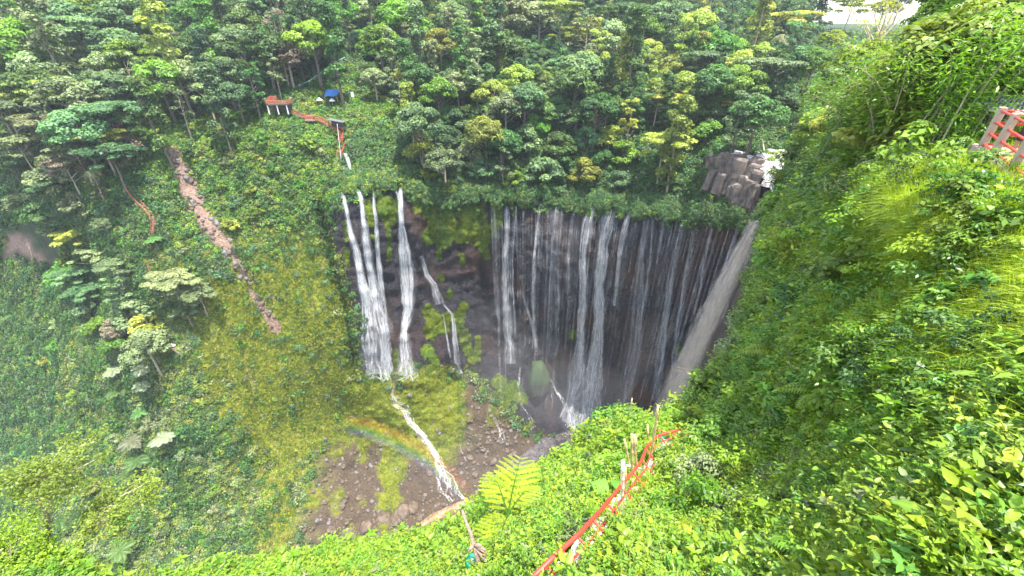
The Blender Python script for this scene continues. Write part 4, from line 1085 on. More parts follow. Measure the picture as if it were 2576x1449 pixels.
# ---- individually standing trees
KINDS = ['round', 'tall', 'flat', 'airy', 'bushy']
PROTO = {}
def get_proto(kind, colr, var):
    key = (kind, colr, var)
    if key in PROTO: return PROTO[key]
    gk = ('geo', kind, var)
    if gk not in PROTO:
        lv, mb, H = tree_proto(kind, var)
        PROTO[gk] = (lv.mesh("crown", LM['mid']), mb.mesh("trunk", BARK), H)
    cm, tm, H = PROTO[gk]
    c2 = cm.copy(); c2.materials[0] = LM[colr]
    if colr in ('grey', 'olive', 'brown'):
        tm = tm.copy(); tm.materials[0] = BARKL
    PROTO[key] = (c2, tm, H); return PROTO[key]
def seat(zx, zy, H, near=False):
    """ground point of a tree whose top is seen at (zx, zy)"""
    f = near_point if near else far_point
    bx, by = float(zx), float(zy) + 40
    for _ in range(14):
        P = f(np.array([bx]), np.array([by]))[0]
        x, y, t = project(P + [0, 0, H])
        bx += (zx - x) * .7; by += (zy - y) * .7
    return Vector(P)
def put_tree(zx, zy, kind, colr, scale, name="tree", var=None, near=False, H=None):
    var = random.randrange(3) if var is None else var
    cm, tm, H0 = get_proto(kind, colr, var)
    p = seat(zx, zy, H0 * scale * .95, near)
    scale *= 1.35
    r_ = empty(name, p, random.uniform(0, 6.28), scale)
    r_.scale = (scale * random.uniform(.88, 1.15), scale * random.uniform(.88, 1.15), scale)
    link("crown", cm, r_); link("trunk", tm, r_)
    return r_
KN = {'round': 'round-crowned tree', 'tall': 'tall narrow tree', 'flat': 'flat-topped tree', 'airy': 'open thin-leaved tree', 'bushy': 'low bushy tree'}
CN = {'dark': 'dark green', 'blue': 'blue-green', 'mid': 'fresh green', 'grey': 'grey-green', 'olive': 'olive yellow', 'lime': 'bright lime', 'brown': 'brownish'}
ZONES = [("in the top left corner of the forest", [(-200,-200),(420,-200),(420,170),(-200,170)]),
 ("on the left hillside above the small red hut", [(-200,170),(420,170),(420,330),(-200,330)]),
 ("on the left slope beside the landslide scar", [(-200,330),(560,330),(560,640),(-200,640)]),
 ("in the left ravine below the pink rocks", [(-200,640),(600,640),(600,2000),(-200,2000)]),
 ("on the hill behind the red viewing deck", [(420,-200),(760,-200),(760,150),(420,150)]),
 ("beside the red viewing deck", [(420,150),(760,150),(760,700),(420,700)]),
 ("near the top edge above the blue tarpaulin", [(760,-200),(1060,-200),(1060,110),(760,110)]),
 ("around the clearing with the tarpaulin", [(760,110),(1060,110),(1060,480),(760,480)]),
 ("at the top edge above the notched waterfall", [(1060,-200),(1340,-200),(1340,110),(1060,110)]),
 ("on the plateau just above the left falls", [(1060,110),(1340,110),(1340,520),(1060,520)]),
 ("high in the middle of the forest", [(1340,-200),(1620,-200),(1620,140),(1340,140)]),
 ("on the plateau above the central falls", [(1340,140),(1620,140),(1620,560),(1340,560)]),
 ("near the coconut palms", [(1620,-200),(1980,-200),(1980,150),(1620,150)]),
 ("above the rocky river lip", [(1620,150),(1980,150),(1980,400),(1620,400)]),
 ("on the skyline at the right", [(1980,-200),(2700,-200),(2700,120),(1980,120)]),
 ("on the right bank of the gorge", [(1900,120),(2700,120),(2700,700),(1900,700)]),
 ("on the gorge floor or wall", [(-500,-500),(3500,-500),(3500,3500),(-500,3500)])]
ORD = ["", "first", "second", "third", "fourth", "fifth", "sixth", "seventh", "eighth", "ninth", "tenth", "eleventh", "twelfth", "thirteenth", "fourteenth", "fifteenth", "sixteenth", "seventeenth", "eighteenth", "nineteenth", "twentieth"]
def zone(x, y):
    for nm, pl in ZONES:
        if pip(pl, np.array([x]), np.array([y]))[0]: return nm
def auto_label(items, cat, group):
    """items: (obj, look, x, y, zone or None)"""
    bins = {}
    for o, look, x, y, z in items: bins.setdefault((look, z or zone(x, y)), []).append((x, o))
    for (look, z), L in bins.items():
        L.sort(key=lambda a: a[0])
        for i, (x, o) in enumerate(L):
            lab = look + " " + z
            if len(L) == 2: lab += [", the left one", ", the right one"][i]
            elif len(L) > 2: lab += ", %s from the left" % ORD[min(i + 1, 20)]
            if len(lab.split()) > 16: lab = lab.replace(' from the left', ' from left')
            if len(lab.split()) > 16 or len(L) > 20: print('LONGLABEL', lab, len(L))
            tag(o, lab, cat, group)
items = []
def T(x, y, kind, colr, s=1.0, var=None):
    o = put_tree(x, y, kind, colr, s, var=var); o["_"] = 1
    items.append((o, CN[colr] + " " + KN[kind], x, y, None)); del o["_"]
    taken.append((x, y, s)); return o
taken = []
# trees one can point to in the photo (top of crown)
for a in [(1410,45,'flat','olive',1.45),(1440,100,'flat','lime',1.1),(1100,225,'round','mid',1.0),(1090,150,'tall','grey',.8),(1200,110,'airy','grey',.9),(1260,160,'tall','olive',.8),(1300,195,'round','olive',1.1),(1240,230,'round','olive',1.0),(1195,50,'tall','blue',1.0),
 (1130,70,'tall','grey',.9),(1030,105,'tall','grey',.9),(980,130,'tall','grey',.9),(1300,60,'tall','grey',.8),(1370,200,'airy','olive',.8),(1150,200,'round','grey',.9),(1000,220,'airy','grey',.8),(940,190,'round','grey',.7),(930,20,'round','grey',1.0),
 (760,55,'tall','blue',1.05),(740,90,'tall','blue',.9),(560,175,'round','blue',1.05),(590,230,'round','blue',.8),(480,110,'round','dark',1.1),(330,70,'flat','brown',1.0),(250,90,'airy','grey',.9),(400,150,'flat','grey',.9),(330,180,'airy','grey',1.0),(250,160,'round','grey',.95),(180,200,'round','blue',.8),
 (255,262,'flat','grey',.75),(90,250,'flat','olive',1.2),(30,300,'flat','grey',1.2),(120,330,'flat','grey',1.1),(60,380,'flat','grey',1.0),(200,395,'flat','grey',.9),(30,430,'flat','blue',1.0),(170,430,'flat','brown',.8),(130,475,'flat','blue',.8),(240,470,'airy','grey',.6),
 (150,560,'flat','blue',.75),(140,555,'bushy','blue',1.1),(200,600,'flat','olive',.75),(260,560,'round','grey',.45),(230,650,'flat','grey',.7),(290,680,'flat','grey',.65),(190,700,'flat','blue',.7),(220,740,'flat','blue',.6),(440,715,'flat','grey',.8),(400,700,'flat','grey',.5),(500,745,'flat','grey',.75),(470,790,'flat','grey',.5),(400,840,'bushy','grey',.7),
 (620,60,'round','dark',1.3),(660,110,'round','dark',1.2),(560,40,'tall','dark',1.1),(690,180,'airy','grey',.7),(640,250,'bushy','dark',.8),(1780,320,'bushy','mid',1.0),(1600,250,'bushy','dark',1.3),(1640,120,'round','olive',.9),(1700,160,'round','olive',.9),(1850,120,'round','mid',.9),
 (1690,260,'flat','olive',.7),(1760,250,'flat','olive',.7),(1830,270,'flat','olive',.6),(1560,200,'round','olive',.7),(1500,190,'airy','olive',.7),(1530,20,'airy','olive',.9),(1600,30,'airy','grey',1.0),(1470,10,'airy','grey',1.0),(1390,10,'round','mid',1.0),
 (2020,0,'round','dark',1.5),(2010,30,'round','dark',1.2),(2080,-10,'tall','dark',1.3),(1960,20,'round','dark',1.1),(1900,20,'airy','dark',1.2),(2140,25,'flat','olive',1.2),(2230,15,'round','olive',1.1),(2090,95,'round','lime',.8),(2050,150,'round','mid',.9),(1990,170,'round','mid',.8),(1960,150,'round','dark',1.0),(2270,0,'round','dark',1.0),
 (2340,60,'round','mid',.9),(2420,50,'round','olive',.9),(2500,60,'round','mid',.9),(2560,70,'round','mid',.9),(1220,280,'bushy','dark',1.2),(1120,330,'bushy','blue',1.1),(1350,300,'bushy','mid',1.1),(1480,330,'bushy','blue',1.0),(1080,420,'bushy','lime',.7),(1290,440,'bushy','mid',.8),(1690,440,'bushy','dark',.8),(1560,440,'bushy','blue',.8),(1130,460,'bushy','mid',.7),(1400,450,'bushy','dark',.8)]:
    T(*a)
# the rest of the forest, spaced apart
FOREST = [(-20,-30),(1960,-30),(2060,90),(2000,200),(1960,300),(1880,330),(1560,420),(1040,420),(1010,280),(980,200),(880,110),(780,190),(700,230),(560,250),(440,280),(320,300),(300,420),(240,640),(340,760),(420,850),(300,900),(140,700),(160,560),(-20,520)]
rg = np.random.default_rng(33); tries = 0
palette = ['dark', 'blue', 'mid', 'grey', 'olive', 'brown', 'lime']
while len(items) < 292 and tries < 9000:
    tries += 1
    x = rg.uniform(-20, 2060); y = rg.uniform(-30, 880)
    if not pip(FOREST, np.array([x]), np.array([y]))[0]: continue
    t0 = float(np.exp(far_log(np.array([x]), np.array([y + 60])))[0])
    sp_ = 38 * 150 / t0 * (1 if y > 0 else .8)
    if any((x - a) ** 2 + ((y - b) * 1.25) ** 2 < (sp_ * (.75 + .4 * s)) ** 2 for a, b, s in taken): continue
    if x < 450: pw = [.12, .22, .16, .32, .12, .05, .01]; kw = [.50, .14, .08, .18, .10]
    elif x < 1000: pw = [.34, .26, .14, .18, .05, .02, .01]; kw = [.45, .28, .07, .15, .05]
    elif x < 1400: pw = [.24, .22, .14, .20, .18, .01, .01]; kw = [.36, .30, .04, .2, .10]
    else: pw = [.24, .18, .22, .10, .24, .01, .01]; kw = [.42, .18, .10, .2, .10]
    if y > 330: kw = [.2, 0, .1, .1, .6]
    if pdist([(690,285),(860,330),(860,400)], x, y + 45) < 55 or pip([(720,170),(900,130),(1030,250),(1020,320),(700,330)], np.array([x]), np.array([y + 50]))[0]: continue
    colr = rg.choice(palette, p=pw); kind = rg.choice(KINDS, p=np.array(kw) / sum(kw))
    T(x, y, str(kind), str(colr), float(rg.uniform(.9, 1.35) * (1.15 if y < 120 else .95)))
auto_label(items, "tree", "trees of the gorge forest")
# the far wood behind them reads as one mass
prs = []
for kd, cl in (('round', 'dark'), ('round', 'blue'), ('tall', 'dark'), ('round', 'mid'), ('tall', 'blue'), ('round', 'olive'), ('airy', 'grey')):
    cm = get_proto(kd, cl, 1)[0]
    prs.append(cm)
wf = (pip(FOREST, cX, cY) & (cY < 330) | (cY < 60)) * (1 - clearing) * (cT > 128) * infr(cX, cY) * (~hid)
wf = wf * (pdist([(700,278),(780,300),(850,330)], cX, cY) > 50)
Pp, Nn, xx, yy = SF.sample(2300, wf / np.clip(cT / 150, .7, 3) ** 1.5, rg)
stuff_instances("forest_canopy", prs, Pp - np.array([0, 0, 3.0]), Nn, rg.uniform(.6, 1.15, len(xx)), rg.choice(7, len(xx), p=[.3, .2, .15, .12, .12, .06, .05]), "mass of dark forest between and behind the single trees", .0, rg)

# palms, tree ferns
def put(name, lvm, mbm, p, s, rz=None):
    r_ = empty(name, p, random.uniform(0, 6.28) if rz is None else rz, s)
    link("crown", lvm, r_); link("trunk", mbm, r_); return r_
LPALM = leafmat("palm_frond", (.08, .11, .04), (.38, .40, .19), .25)
pal = [(lambda a: (a[0].mesh("crown", LPALM), a[1].mesh("trunk", BARKL)))(palm_proto(k)) for k in range(3)]
for (x, y, s_, lb) in [(1800,52,.82,"tall coconut palm with hanging pale fronds, leftmost of the tall palms"),(1925,88,.78,"coconut palm with drooping fronds, left of the close pair"),(1965,92,.85,"coconut palm with drooping fronds, right of the close pair"),
                   (1735,62,.6,"small coconut palm half hidden in the trees left of the tall palms"),(1610,68,.5,"small far palm at the top above the central falls"),(1530,255,.55,"dark feathery palm leaning out of the forest above the central falls"),(225,430,.6,"grey drooping palm in the trees left of the landslide scar"),(1895,100,.55,"short coconut palm tucked left of the close pair of palms")]:
    k = random.randrange(3); pm = pal[k]; s_ *= 1.3; tag(put("coconut_palm", pm[0], pm[1], seat(x, y, 12 * s_), s_), lb, "palm", "palms on the forest hill")
LFERN = {'pale': leafmat("treefern_pale", (.12, .15, .08), (.30, .34, .20), .25), 'green': leafmat("treefern_green", (.04, .09, .02), (.14, .24, .06), .35), 'lit': leafmat("treefern_lit", (.12, .22, .01), (.34, .48, .025), .45)}
fe = [fern_tree_proto(k) for k in range(3)]
fem = {(k, c): (fe[k][0].mesh("crown", LFERN[c]), fe[k][1].mesh("trunk", BARK)) for k in range(3) for c in ('pale', 'green')}
for i, (x, y, c, s_, lb) in enumerate([(330,1110,'pale',1.35,"pale star-shaped tree fern above the lime tree, left of a pair"),(410,1098,'pale',1.45,"largest pale star-shaped tree fern, right of a pair on the left slope"),(342,1160,'green',1.3,"green tree fern just under the pale star-shaped pair"),(318,1195,'green',1.25,"lowest green tree fern in the column under the pale pair"),
      (285,930,'pale',1.2,"pale tree fern at the left of the upper trio"),(358,925,'pale',1.2,"pale tree fern at the top right of the upper trio"),(362,965,'pale',1.2,"pale tree fern at the bottom of the upper trio"),(290,985,'green',1.1,"green tree fern below the upper trio"),(350,1035,'green',1.0,"small green tree fern midway between trio and pair"),
      (1505,245,'green',1.35,"bright rosette tree fern on a thin trunk above the central falls"),(1450,298,'green',1.5,"large green rosette tree fern on the shaded cliff above the central falls"),(1385,262,'green',1.2,"green tree fern left of the rosette pair, in deep shade"),(1345,262,'green',1.1,"leftmost green tree fern in the deep shade of the cliff"),(1480,310,'green',.9,"small dark tree fern between the two rosettes"),
      (350,840,'green',1.1,"green tree fern under the grey trees of the left slope"),(300,1385,'green',1.5,"dark broad tree fern at the bottom beside the lime tree"),(385,600,'green',1.0,"small tree fern by the foot of the orange ladder"),(1500,205,'green',1.0,"tree fern standing highest above the rosette pair"),(520,850,'green',.01,None)]):
    if lb is None: continue
    a = fem[(i % 3, c)]; s_ *= 1.55; tag(put("tree_fern", a[0], a[1], seat(x, y, 2.6 * s_), s_), lb, "tree fern", "tree ferns on the gorge sides")

# bamboo and trees on the right bank
bam = [(lambda a: (a[0].mesh("crown", [LM['mid'], NM['c'], LM['olive'], LM['mid'], NM['b']][k]), a[1].mesh("trunk", BARKL)))(bamboo_proto(k)) for k in range(5)]
bi = []; rg = np.random.default_rng(88); tk = []
def near_t_at(x, y): return float(np.exp(near_log(np.array([x]), np.array([y])))[0])
tries = 0
BZ = [(2030,150),(2120,95),(2300,90),(2600,110),(2600,330),(2440,400),(2250,400),(2120,430),(2020,390),(2000,280)]
while len(bi) < 34 and tries < 6000:
    tries += 1; x = rg.uniform(1985, 2720); y = 445 - 215 * rg.random() ** 1.4
    t_ = near_t_at(x, y)
    if t_ < 17.5 or (x > 2330 and t_ < 22) or pdist(SIL[20:32], x, y) < 4 or not pip([tuple(a) for a in SIL] + [(3300, 3000), (-500, 3000)], np.array([x]), np.array([y]))[0]: continue
    p = G(x, y, True)
    if any((x - a) ** 2 + (y - b) ** 2 < 30 ** 2 for a, b in tk): continue
    tk.append((x, y)); s_ = float(rg.uniform(.6, .95))
    k = int(rg.integers(0, 5)); o = put("bamboo", bam[k][0], bam[k][1], p, s_)
    bi.append((o, ["mid green", "deep green", "yellowish", "mid green", "fresh green"][k] + " feathery bamboo", x, y,
               "on the right bank crest" if y < 260 else "on the right bank slope" if x > 2200 else "on the edge near the river lip"))
auto_label(bi, "bamboo", "bamboo thickets on the right bank")
# bushes along the gorge edge above the muddy fall
def bushmesh(sd, mat, leaf=.15, asp=.5, lobes=11, per=95, tall=1.0):
    rg = np.random.default_rng(900 + sd); lv = LV()
    for k in range(lobes):
        a = rg.uniform(0, 6.28); rr_ = rg.uniform(0, 1.15); h = rg.uniform(.35, 1.55) * tall * (1.15 - .45 * rr_); r_ = rg.uniform(.28, .58)
        c = np.array([math.cos(a) * rr_, math.sin(a) * rr_, h]); d = sph(per, rg); d[:, 2] = np.where(rg.random(per) < .8, np.abs(d[:, 2]), d[:, 2])
        q = c + d * r_ * rg.uniform(.5, 1.15, (per, 1)) * [1, 1, .75]
        lv.leaves(q, d + [0, 0, .8] + rg.normal(size=(per, 3)) * .5, leaf, asp, rg.uniform(.1, .75) + .2 * d[:, 2] + rg.normal(size=per) * .15, rg)  # lobe undersides shaded through the tint, on top of random tone
    return lv.mesh("crown", mat)
BK = [('b', NM['b'], "green"), ('c', NM['c'], "deep green"), ('a', NM['a'], "yellow-green"), ('d', LM['dark'], "dark"), ('g', LM['grey'], "grey-green"), ('m', LM['mid'], "mid-green")]
bm_ = [bushmesh(i, BK[i][1], (.15, .20, .12, .15, .13, .24)[i], (.5, .45, .6, .5, .5, .6)[i], 11, (95, 60, 130, 95, 110, 45)[i], (1, 1.2, .8, 1.1, 1, 1.3)[i]) for i in range(6)]
BN = [b[2] for b in BK]
bt = MB()
for k in range(6): bt.tube([(0, 0, -.3), (math.cos(k) * .3, math.sin(k) * .3, .5), (math.cos(k) * .8, math.sin(k) * .8, 1.0)], [.03, .02, .008], 5, False)
btm = bt.mesh("stem", BARK)
bi = []
edge = path_px([(2010,385),(1968,425),(1938,500),(1915,560),(1935,650),(1905,790),(1855,900),(1755,1012),(1660,1072),(1560,1070),(1490,1090),(1450,1160),(1330,1222),(1240,1250),(1180,1318),(1060,1370),(960,1395),(850,1388),(760,1418),(640,1450),(540,1450)], 26)
for i, (x, y) in enumerate(edge):
    x += rg.uniform(-4, 14); y += rg.uniform(2, 16)
    if 1535 < x < 1700 and y > 1040: continue
    p = G(x, y, True); t = project(np.array(p))[2]; s_ = float((rg.uniform(.6, 1.25) if y < 1000 else rg.uniform(.45, .8)) * np.clip(t / 28, .7, 2.4))
    k = int(rg.choice(6, p=[.2, .25, .1, .2, .1, .15])) if y < 1000 else [2, 0, 2, 0][i % 4]
    o = empty("bush", p, rg.uniform(0, 6), s_); link("crown", bm_[k], o); link("stem", btm, o)
    bi.append((o, BN[k] + " small-leaved bush", x, y,
      "on the gorge edge beside the muddy waterfall" if y < 820 else "on the edge under the muddy waterfall" if y < 1075 and x > 1600 else "on the edge left of the bamboo poles" if x > 1300 else "on the edge along the bottom"))
auto_label(bi, "bush", "bushes along the edge of the near slope")

# ---- near slope cover
nX = NX[:-1, :-1]; nY = NY[:-1, :-1]; nT = (NP[:-1, :-1, 1] * CP - NP[:-1, :-1, 2] * SP)
stairs = [(1365,1470),(1440,1440),(1500,1350),(1570,1265),(1625,1195),(1665,1135),(1720,1100)]
pathd = np.minimum(pdist(stairs, nX, nY), pdist([(1340,1500),(1405,1440),(1465,1385),(1525,1320),(1580,1250),(1625,1195),(1645,1150),(1665,1120),(1710,1105),(1755,1095)], nX, nY) + 4)
nin = infr(nX, nY, 90) & (nT < 60)
near_cl = [shrub("herb", NM['a'], 1), shrub("herb", NM['b'], 2), shrub("herb", NM['c'], 3, 9, .6, 14, .11, .05), shrub("herb", NM['a'], 4, 12, .5, 16, .06, .035), shrub("herb", NM['b'], 5, 8, .8, 14, .13, .045, .5),
           fernplant("fern", NM['b'], 6), fernplant("fern", NM['a'], 7, 8, .55), shrub("vine", NM['a'], 8, 12, .22, 10, .10, .085, .7), shrub("vine", NM['c'], 9, 12, .25, 10, .12, .09, .7),
           shrub('broad_herb', NM['b'], 10, 6, .7, 9, .19, .10, .4), shrub('broad_herb', NM['a'], 11, 6, .6, 9, .16, .09, .4), shrub('broad_herb', LM['grey'], 12, 7, .6, 9, .15, .08, .4)]
rg = np.random.default_rng(99)
cov = nin * (1 - .7 * soft([(2150,420),(2700,380),(2700,900),(2450,870),(2300,780),(2180,640)], nX, nY, 50)) * (1 - .96 * soft([(2430,300),(2700,300),(2700,450),(2430,425)], nX, nY, 14)) * np.clip((pathd - 28) / 16, .03, 1) / np.clip(nT / 14, 1, 9) ** 1.3
Pp, Nn, xx, yy = SN.sample(30000, cov, rg); tt = project(Pp)[2]
nz = fbm(Pp / 2.2, 3, 7); nz2 = fbm(Pp / 1.1, 2, 19)
wch = np.stack([1.2 + 1.5 * nz, 1 - nz, .55 - 1.0 * nz, .9 + 1.5 * nz2, .7 - nz2, .12 + .5 * nz2, .12 - .3 * nz2, .35 + 1.2 * nz2, .30 - .9 * nz2, .35 + .8 * nz, .25 - .8 * nz2, .10 + .5 * nz2], -1)
gz = (pip([(2150,400),(2600,380),(2600,900),(2400,830),(2150,640)], xx, yy)); wch[gz] *= .5
warm = xx > 1850; wch[warm, 2] += .6; wch[warm, 4] += .5; wch = np.clip(wch, .02, 9)
cum = np.cumsum(wch, 1); pid = (rg.random(len(xx))[:, None] * cum[:, -1:] > cum).sum(1)
stuff_instances("ground_cover", near_cl, Pp, Nn, rg.uniform(.55, 1.45, len(xx)) * np.clip(tt / 16, .8, 2.4), pid, "thick sunlit herbs and creepers covering the slope below the viewpoint", .15, rg)
gm = [tuft("grass_tuft", NM['g'], 11, 44, .80, .022, .75, 5, .75), tuft("grass_tuft", NM['g'], 12, 44, .95, .024, .8, 5, .75), tuft("grass_tuft", NM['b'], 13, 40, .55, .018, .7, 5, .7), tuft("grass_tuft", NM['d'], 14, 30, .5, .014, .9, 5, .8)]
gm_w = soft([(2130,400),(2700,360),(2700,930),(2480,880),(2350,760),(2230,600)], nX, nY, 50) + .012 * (nY > 900) * (nX > 1500) + .25 * soft([(2100,780),(2450,800),(2600,900),(2500,980),(2200,900)], nX, nY, 50)
Pp, Nn, xx, yy = SN.sample(26000, nin * gm_w * (1 - soft([(2430,300),(2700,300),(2700,450),(2430,425)], nX, nY, 14)) / np.clip(nT / 10, .7, 9) ** 1.2, rg); tt = project(Pp)[2]
dry = soft([(2080,800),(2300,780),(2480,880),(2300,930),(2150,900)], xx, yy, 60)
pid = np.where(rg.random(len(xx)) < .04 + .45 * dry, 3, rg.choice(3, len(xx), p=[.42, .38, .2]))
stuff_instances("tall_grass", gm, Pp, Nn, rg.uniform(.5, 1.05, len(xx)) * np.clip(tt / 12, .85, 1.1), pid, "long yellow-green grass on the slope under the right-hand platform", .12, rg)
# taller bushes on the middle of the right slope
bi = []; tk = []; tries = 0
while len(bi) < 170 and tries < 15000:
    tries += 1; x = rg.uniform(1480, 2560); y = rg.uniform(430, 1330)
    if pdist(stairs, x, y) < 60: continue
    if not pip([tuple(a) for a in SIL[15:27]] + [(2450,400),(2576,600),(2576,1449),(1500,1449)], np.array([x]), np.array([y]))[0]: continue
    if x > 2150 and y < 880 and rg.random() < .75: continue
    if x > 2370 and y < 530: continue
    if any((x - a) ** 2 + (y - b) ** 2 < (26 + 22 * (y > 700)) ** 2 for a, b in tk): continue
    t = near_t_at(x, y)
    if t > 75: continue
    tk.append((x, y)); p = G(x, y, True); s_ = float(rg.uniform(.45, 1.0) * np.clip(t / 13, .45, 2.4) * (.5 if x < 1720 and y > 980 else 1)); k = int(rg.choice(6, p=[.28, .22, .16, .08, .10, .16] if t < 18 else [.16, .24, .08, .24, .12, .16]))
    o = empty("bush", p, rg.uniform(0, 6), s_); link("crown", bm_[k], o); link("stem", btm, o)
    bi.append((o, BN[k] + " leafy bush", x, y,
      "high on the slope beside the muddy waterfall" if y < 600 else "on the slope beside the muddy waterfall" if y < 760 and x < 2100 else "under the long grass" if y < 900 and x > 2150 else "halfway up the right slope" if y < 900 else "on the slope right of the red handrail" if x < 2050 else "on the slope near the yellow flowers" if y < 1130 else "low on the slope at the right"))
auto_label(bi, "bush", "leafy bushes scattered over the near slope")
# trees on the right bank and shrubs on the left slope
bi = []; tk = []; tries = 0
while len(bi) < 60 and tries < 9000:
    tries += 1; x = rg.uniform(1985, 2560); y = rg.uniform(228, 440)
    if not pip([tuple(a) for a in SIL] + [(3300, 3000), (-500, 3000)], np.array([x]), np.array([y - 3]))[0]: continue
    t = near_t_at(x, y)
    if t < 21 or any((x - a) ** 2 + (y - b) ** 2 < 24 ** 2 for a, b in tk): continue
    tk.append((x, y)); kd = str(rg.choice(['round', 'bushy', 'flat', 'tall'], p=[.4, .3, .15, .15])); cl = str(rg.choice(['mid', 'olive', 'dark', 'lime'], p=[.45, .32, .08, .15]))
    cm, tm, H0 = get_proto(kd, cl, int(rg.integers(0, 3))); s_ = float(rg.uniform(.4, .75)) * (1.4 if kd == 'bushy' else 1) * min(1.3, max(.8, t / 45))
    o = empty("tree", G(x, y, True), rg.uniform(0, 6), s_); link("crown", cm, o); link("trunk", tm, o)
    bi.append((o, CN[cl] + " " + KN[kd], x, y, "in the right bank bamboo"))
auto_label(bi, "tree", "trees among the right bank bamboo")
bi = []; tk = []; tries = 0
lb_ = [bushmesh(20 + i, LM[c], .30, .6, 12, 55, 1.0) for i, c in enumerate(('grey', 'mid', 'dark', 'olive', 'blue', 'lime'))]
LPOLY = [(-20,640),(120,700),(380,840),(400,940),(500,1130),(600,1300),(600,1449),(-20,1449)]; LP2 = [(430,380),(560,330),(860,340),(850,480),(800,560),(600,600),(540,520)]
while len(bi) < 95 and tries < 9000:
    tries += 1
    if tries % 3: x, y = rg.uniform(-10, 660), rg.uniform(640, 1440); pl = LPOLY
    else: x, y = rg.uniform(430, 860), rg.uniform(330, 600); pl = LP2
    if not pip(pl, np.array([x]), np.array([y]))[0] or pdist(SCAR, x, y) < 30 or pdist([(690,285),(860,330),(860,420)], x, y) < 40: continue
    if any((x - a) ** 2 + (y - b) ** 2 < 38 ** 2 for a, b in tk): continue
    tk.append((x, y)); k = int(rg.choice(6, p=[.3, .2, .12, .18, .15, .05] if pl is LPOLY else [.12, .4, .1, .2, .08, .1])); s_ = float(rg.uniform(1.0, 2.3))
    o = empty("bush", G(x, y) , rg.uniform(0, 6), s_); link("crown", lb_[k], o); link("stem", btm, o)
    bi.append((o, ["grey-green", "fresh green", "dark green", "olive", "blue-green", "lime"][k] + " bush", x, y, "above the left falls" if pl is LP2 else ("far left of the grassy spur, upper part" if x < 300 else "on the crest of the grassy spur") if y < 1000 else ("in the lower left ravine" if x < 330 else "at the foot of the spur") if y > 1180 else "on the left flank of the grassy spur"))
auto_label(bi, "bush", "bushes on the left side of the gorge")
# small tree with visible stem on the right slope, in front
def near_tree(name, zx, zy, H, R, K, per, leaf, mat, bark, sd, lean=(0, 0), r0=.10, zmin=.4, lobe=(.35, .7), base=None, top=None):
    if top is not None:
        r1 = ray(*top); T_ = r1 * ((base[2] + H) / r1[2]); lean = (float(T_[0] - base[0]), float(T_[1] - base[1]))
    rg = np.random.default_rng(sd); lv = LV(); lobes = []
    for k in range(K):
        a = rg.uniform(0, 6.28); f = rg.uniform(zmin, 1); rr_ = R * rg.uniform(.25, 1) * (1.15 - .6 * abs(f - .7))
        c = np.array([math.cos(a) * rr_ + lean[0] * f, math.sin(a) * rr_ + lean[1] * f, H * f]); r_ = rg.uniform(*lobe); lobes.append(c)
        m = int(per * r_ / lobe[1]); d = rg.normal(size=(m, 3)) * [.55, .55, .30] * r_ * 1.1
        lv.leaves(c + d, np.array([0, 0, 1.]) + rg.normal(size=(m, 3)) * .55, leaf, .5, rg.uniform(.2, .8) + rg.normal(size=m) * .15, rg)
    mb = MB(); pts = [Vector((lean[0] * f * .8 + math.sin(f * 5) * .1, lean[1] * f * .8, H * .92 * f - (.4 if f == 0 else 0))) for f in (0, .2, .4, .6, .8, 1)]
    mb.tube(pts, [r0 * (1.2 - f) for f in (0, .2, .4, .6, .8, 1)], 8)
    for c in lobes:
        c = Vector(c); f = max(.2, min(.9, (c.z / H) - .22)); i = min(4, int(f / .2)); q = pts[i].lerp(pts[i + 1], (f - i * .2) / .2)
        md = q.lerp(c, .5) + Vector((0, 0, .12 * R)); mb.tube([q, md, c], [r0 * .42, r0 * .28, r0 * .08], 5, False)
    p = seat(zx, zy, H, True) if base is None else base
    r_ = empty(name, p); link("crown", lv.mesh("crown", mat), r_); link("trunk", mb.mesh("trunk", bark), r_); return r_
BARKP = simple("bark_cream", (.40, .33, .22), .8, 0, .3, 4.0, .4)
M_LEM = leafmat("leaf_lemon", (.09, .14, .02), (.32, .42, .06), .45, .45, .0, .0)
tag(near_tree("tree", 135, 1130, 5.8, 2.2, 26, 210, .15, M_LEM, BARKP, 4, (0, 0), .15, .62, (.35, .65), G(115, 1378, True), (138, 1135)), "airy lemon-green tree with a pale trunk in the bottom left corner", "tree")
tag(near_tree("tree", 330, 1235, 3.4, 1.7, 18, 190, .15, M_LEM, BARKP, 5, (0, 0), .11, .65, (.3, .6), G(182, 1395, True), (325, 1228)), "leaning lemon-green tree with slanting pale limbs right of the corner tree", "tree")
tag(near_tree("bush", 60, 1345, 1.6, 2.2, 30, 220, .14, NM['a'], BARK, 6, (0, 0), .06, .2, (.5, .8), G(60, 1440, True)), "bright yellow-green bush filling the bottom left corner under the lemon tree", "bush")
tag(near_tree("tree", 2195, 470, 2.6, 1.1, 22, 90, .16, NM['c'], BARK, 7, (.2, 0), .06, .5, (.28, .45), G(2185, 640, True)), "small dark-leaved tree with a thin bent stem on the grassy right slope", "tree")
tag(near_tree("tree", 2480, 0, 11, 4.5, 46, 120, .34, LM['olive'], BARK, 8, (1.5, 0), .22, .5, (.7, 1.2), G(2470, 330, True)), "tall pale-leaved tree with a dark leaning trunk on the right skyline", "tree")
tag(near_tree("tree", 2120, 0, 15, 5.0, 20, 46, .32, LM['olive'], BARKL, 9, (2.5, 0), .26, .6, (.7, 1.2), G(2110, 300, True)), "tall almost bare tree with pale forked limbs on the right skyline", "tree")

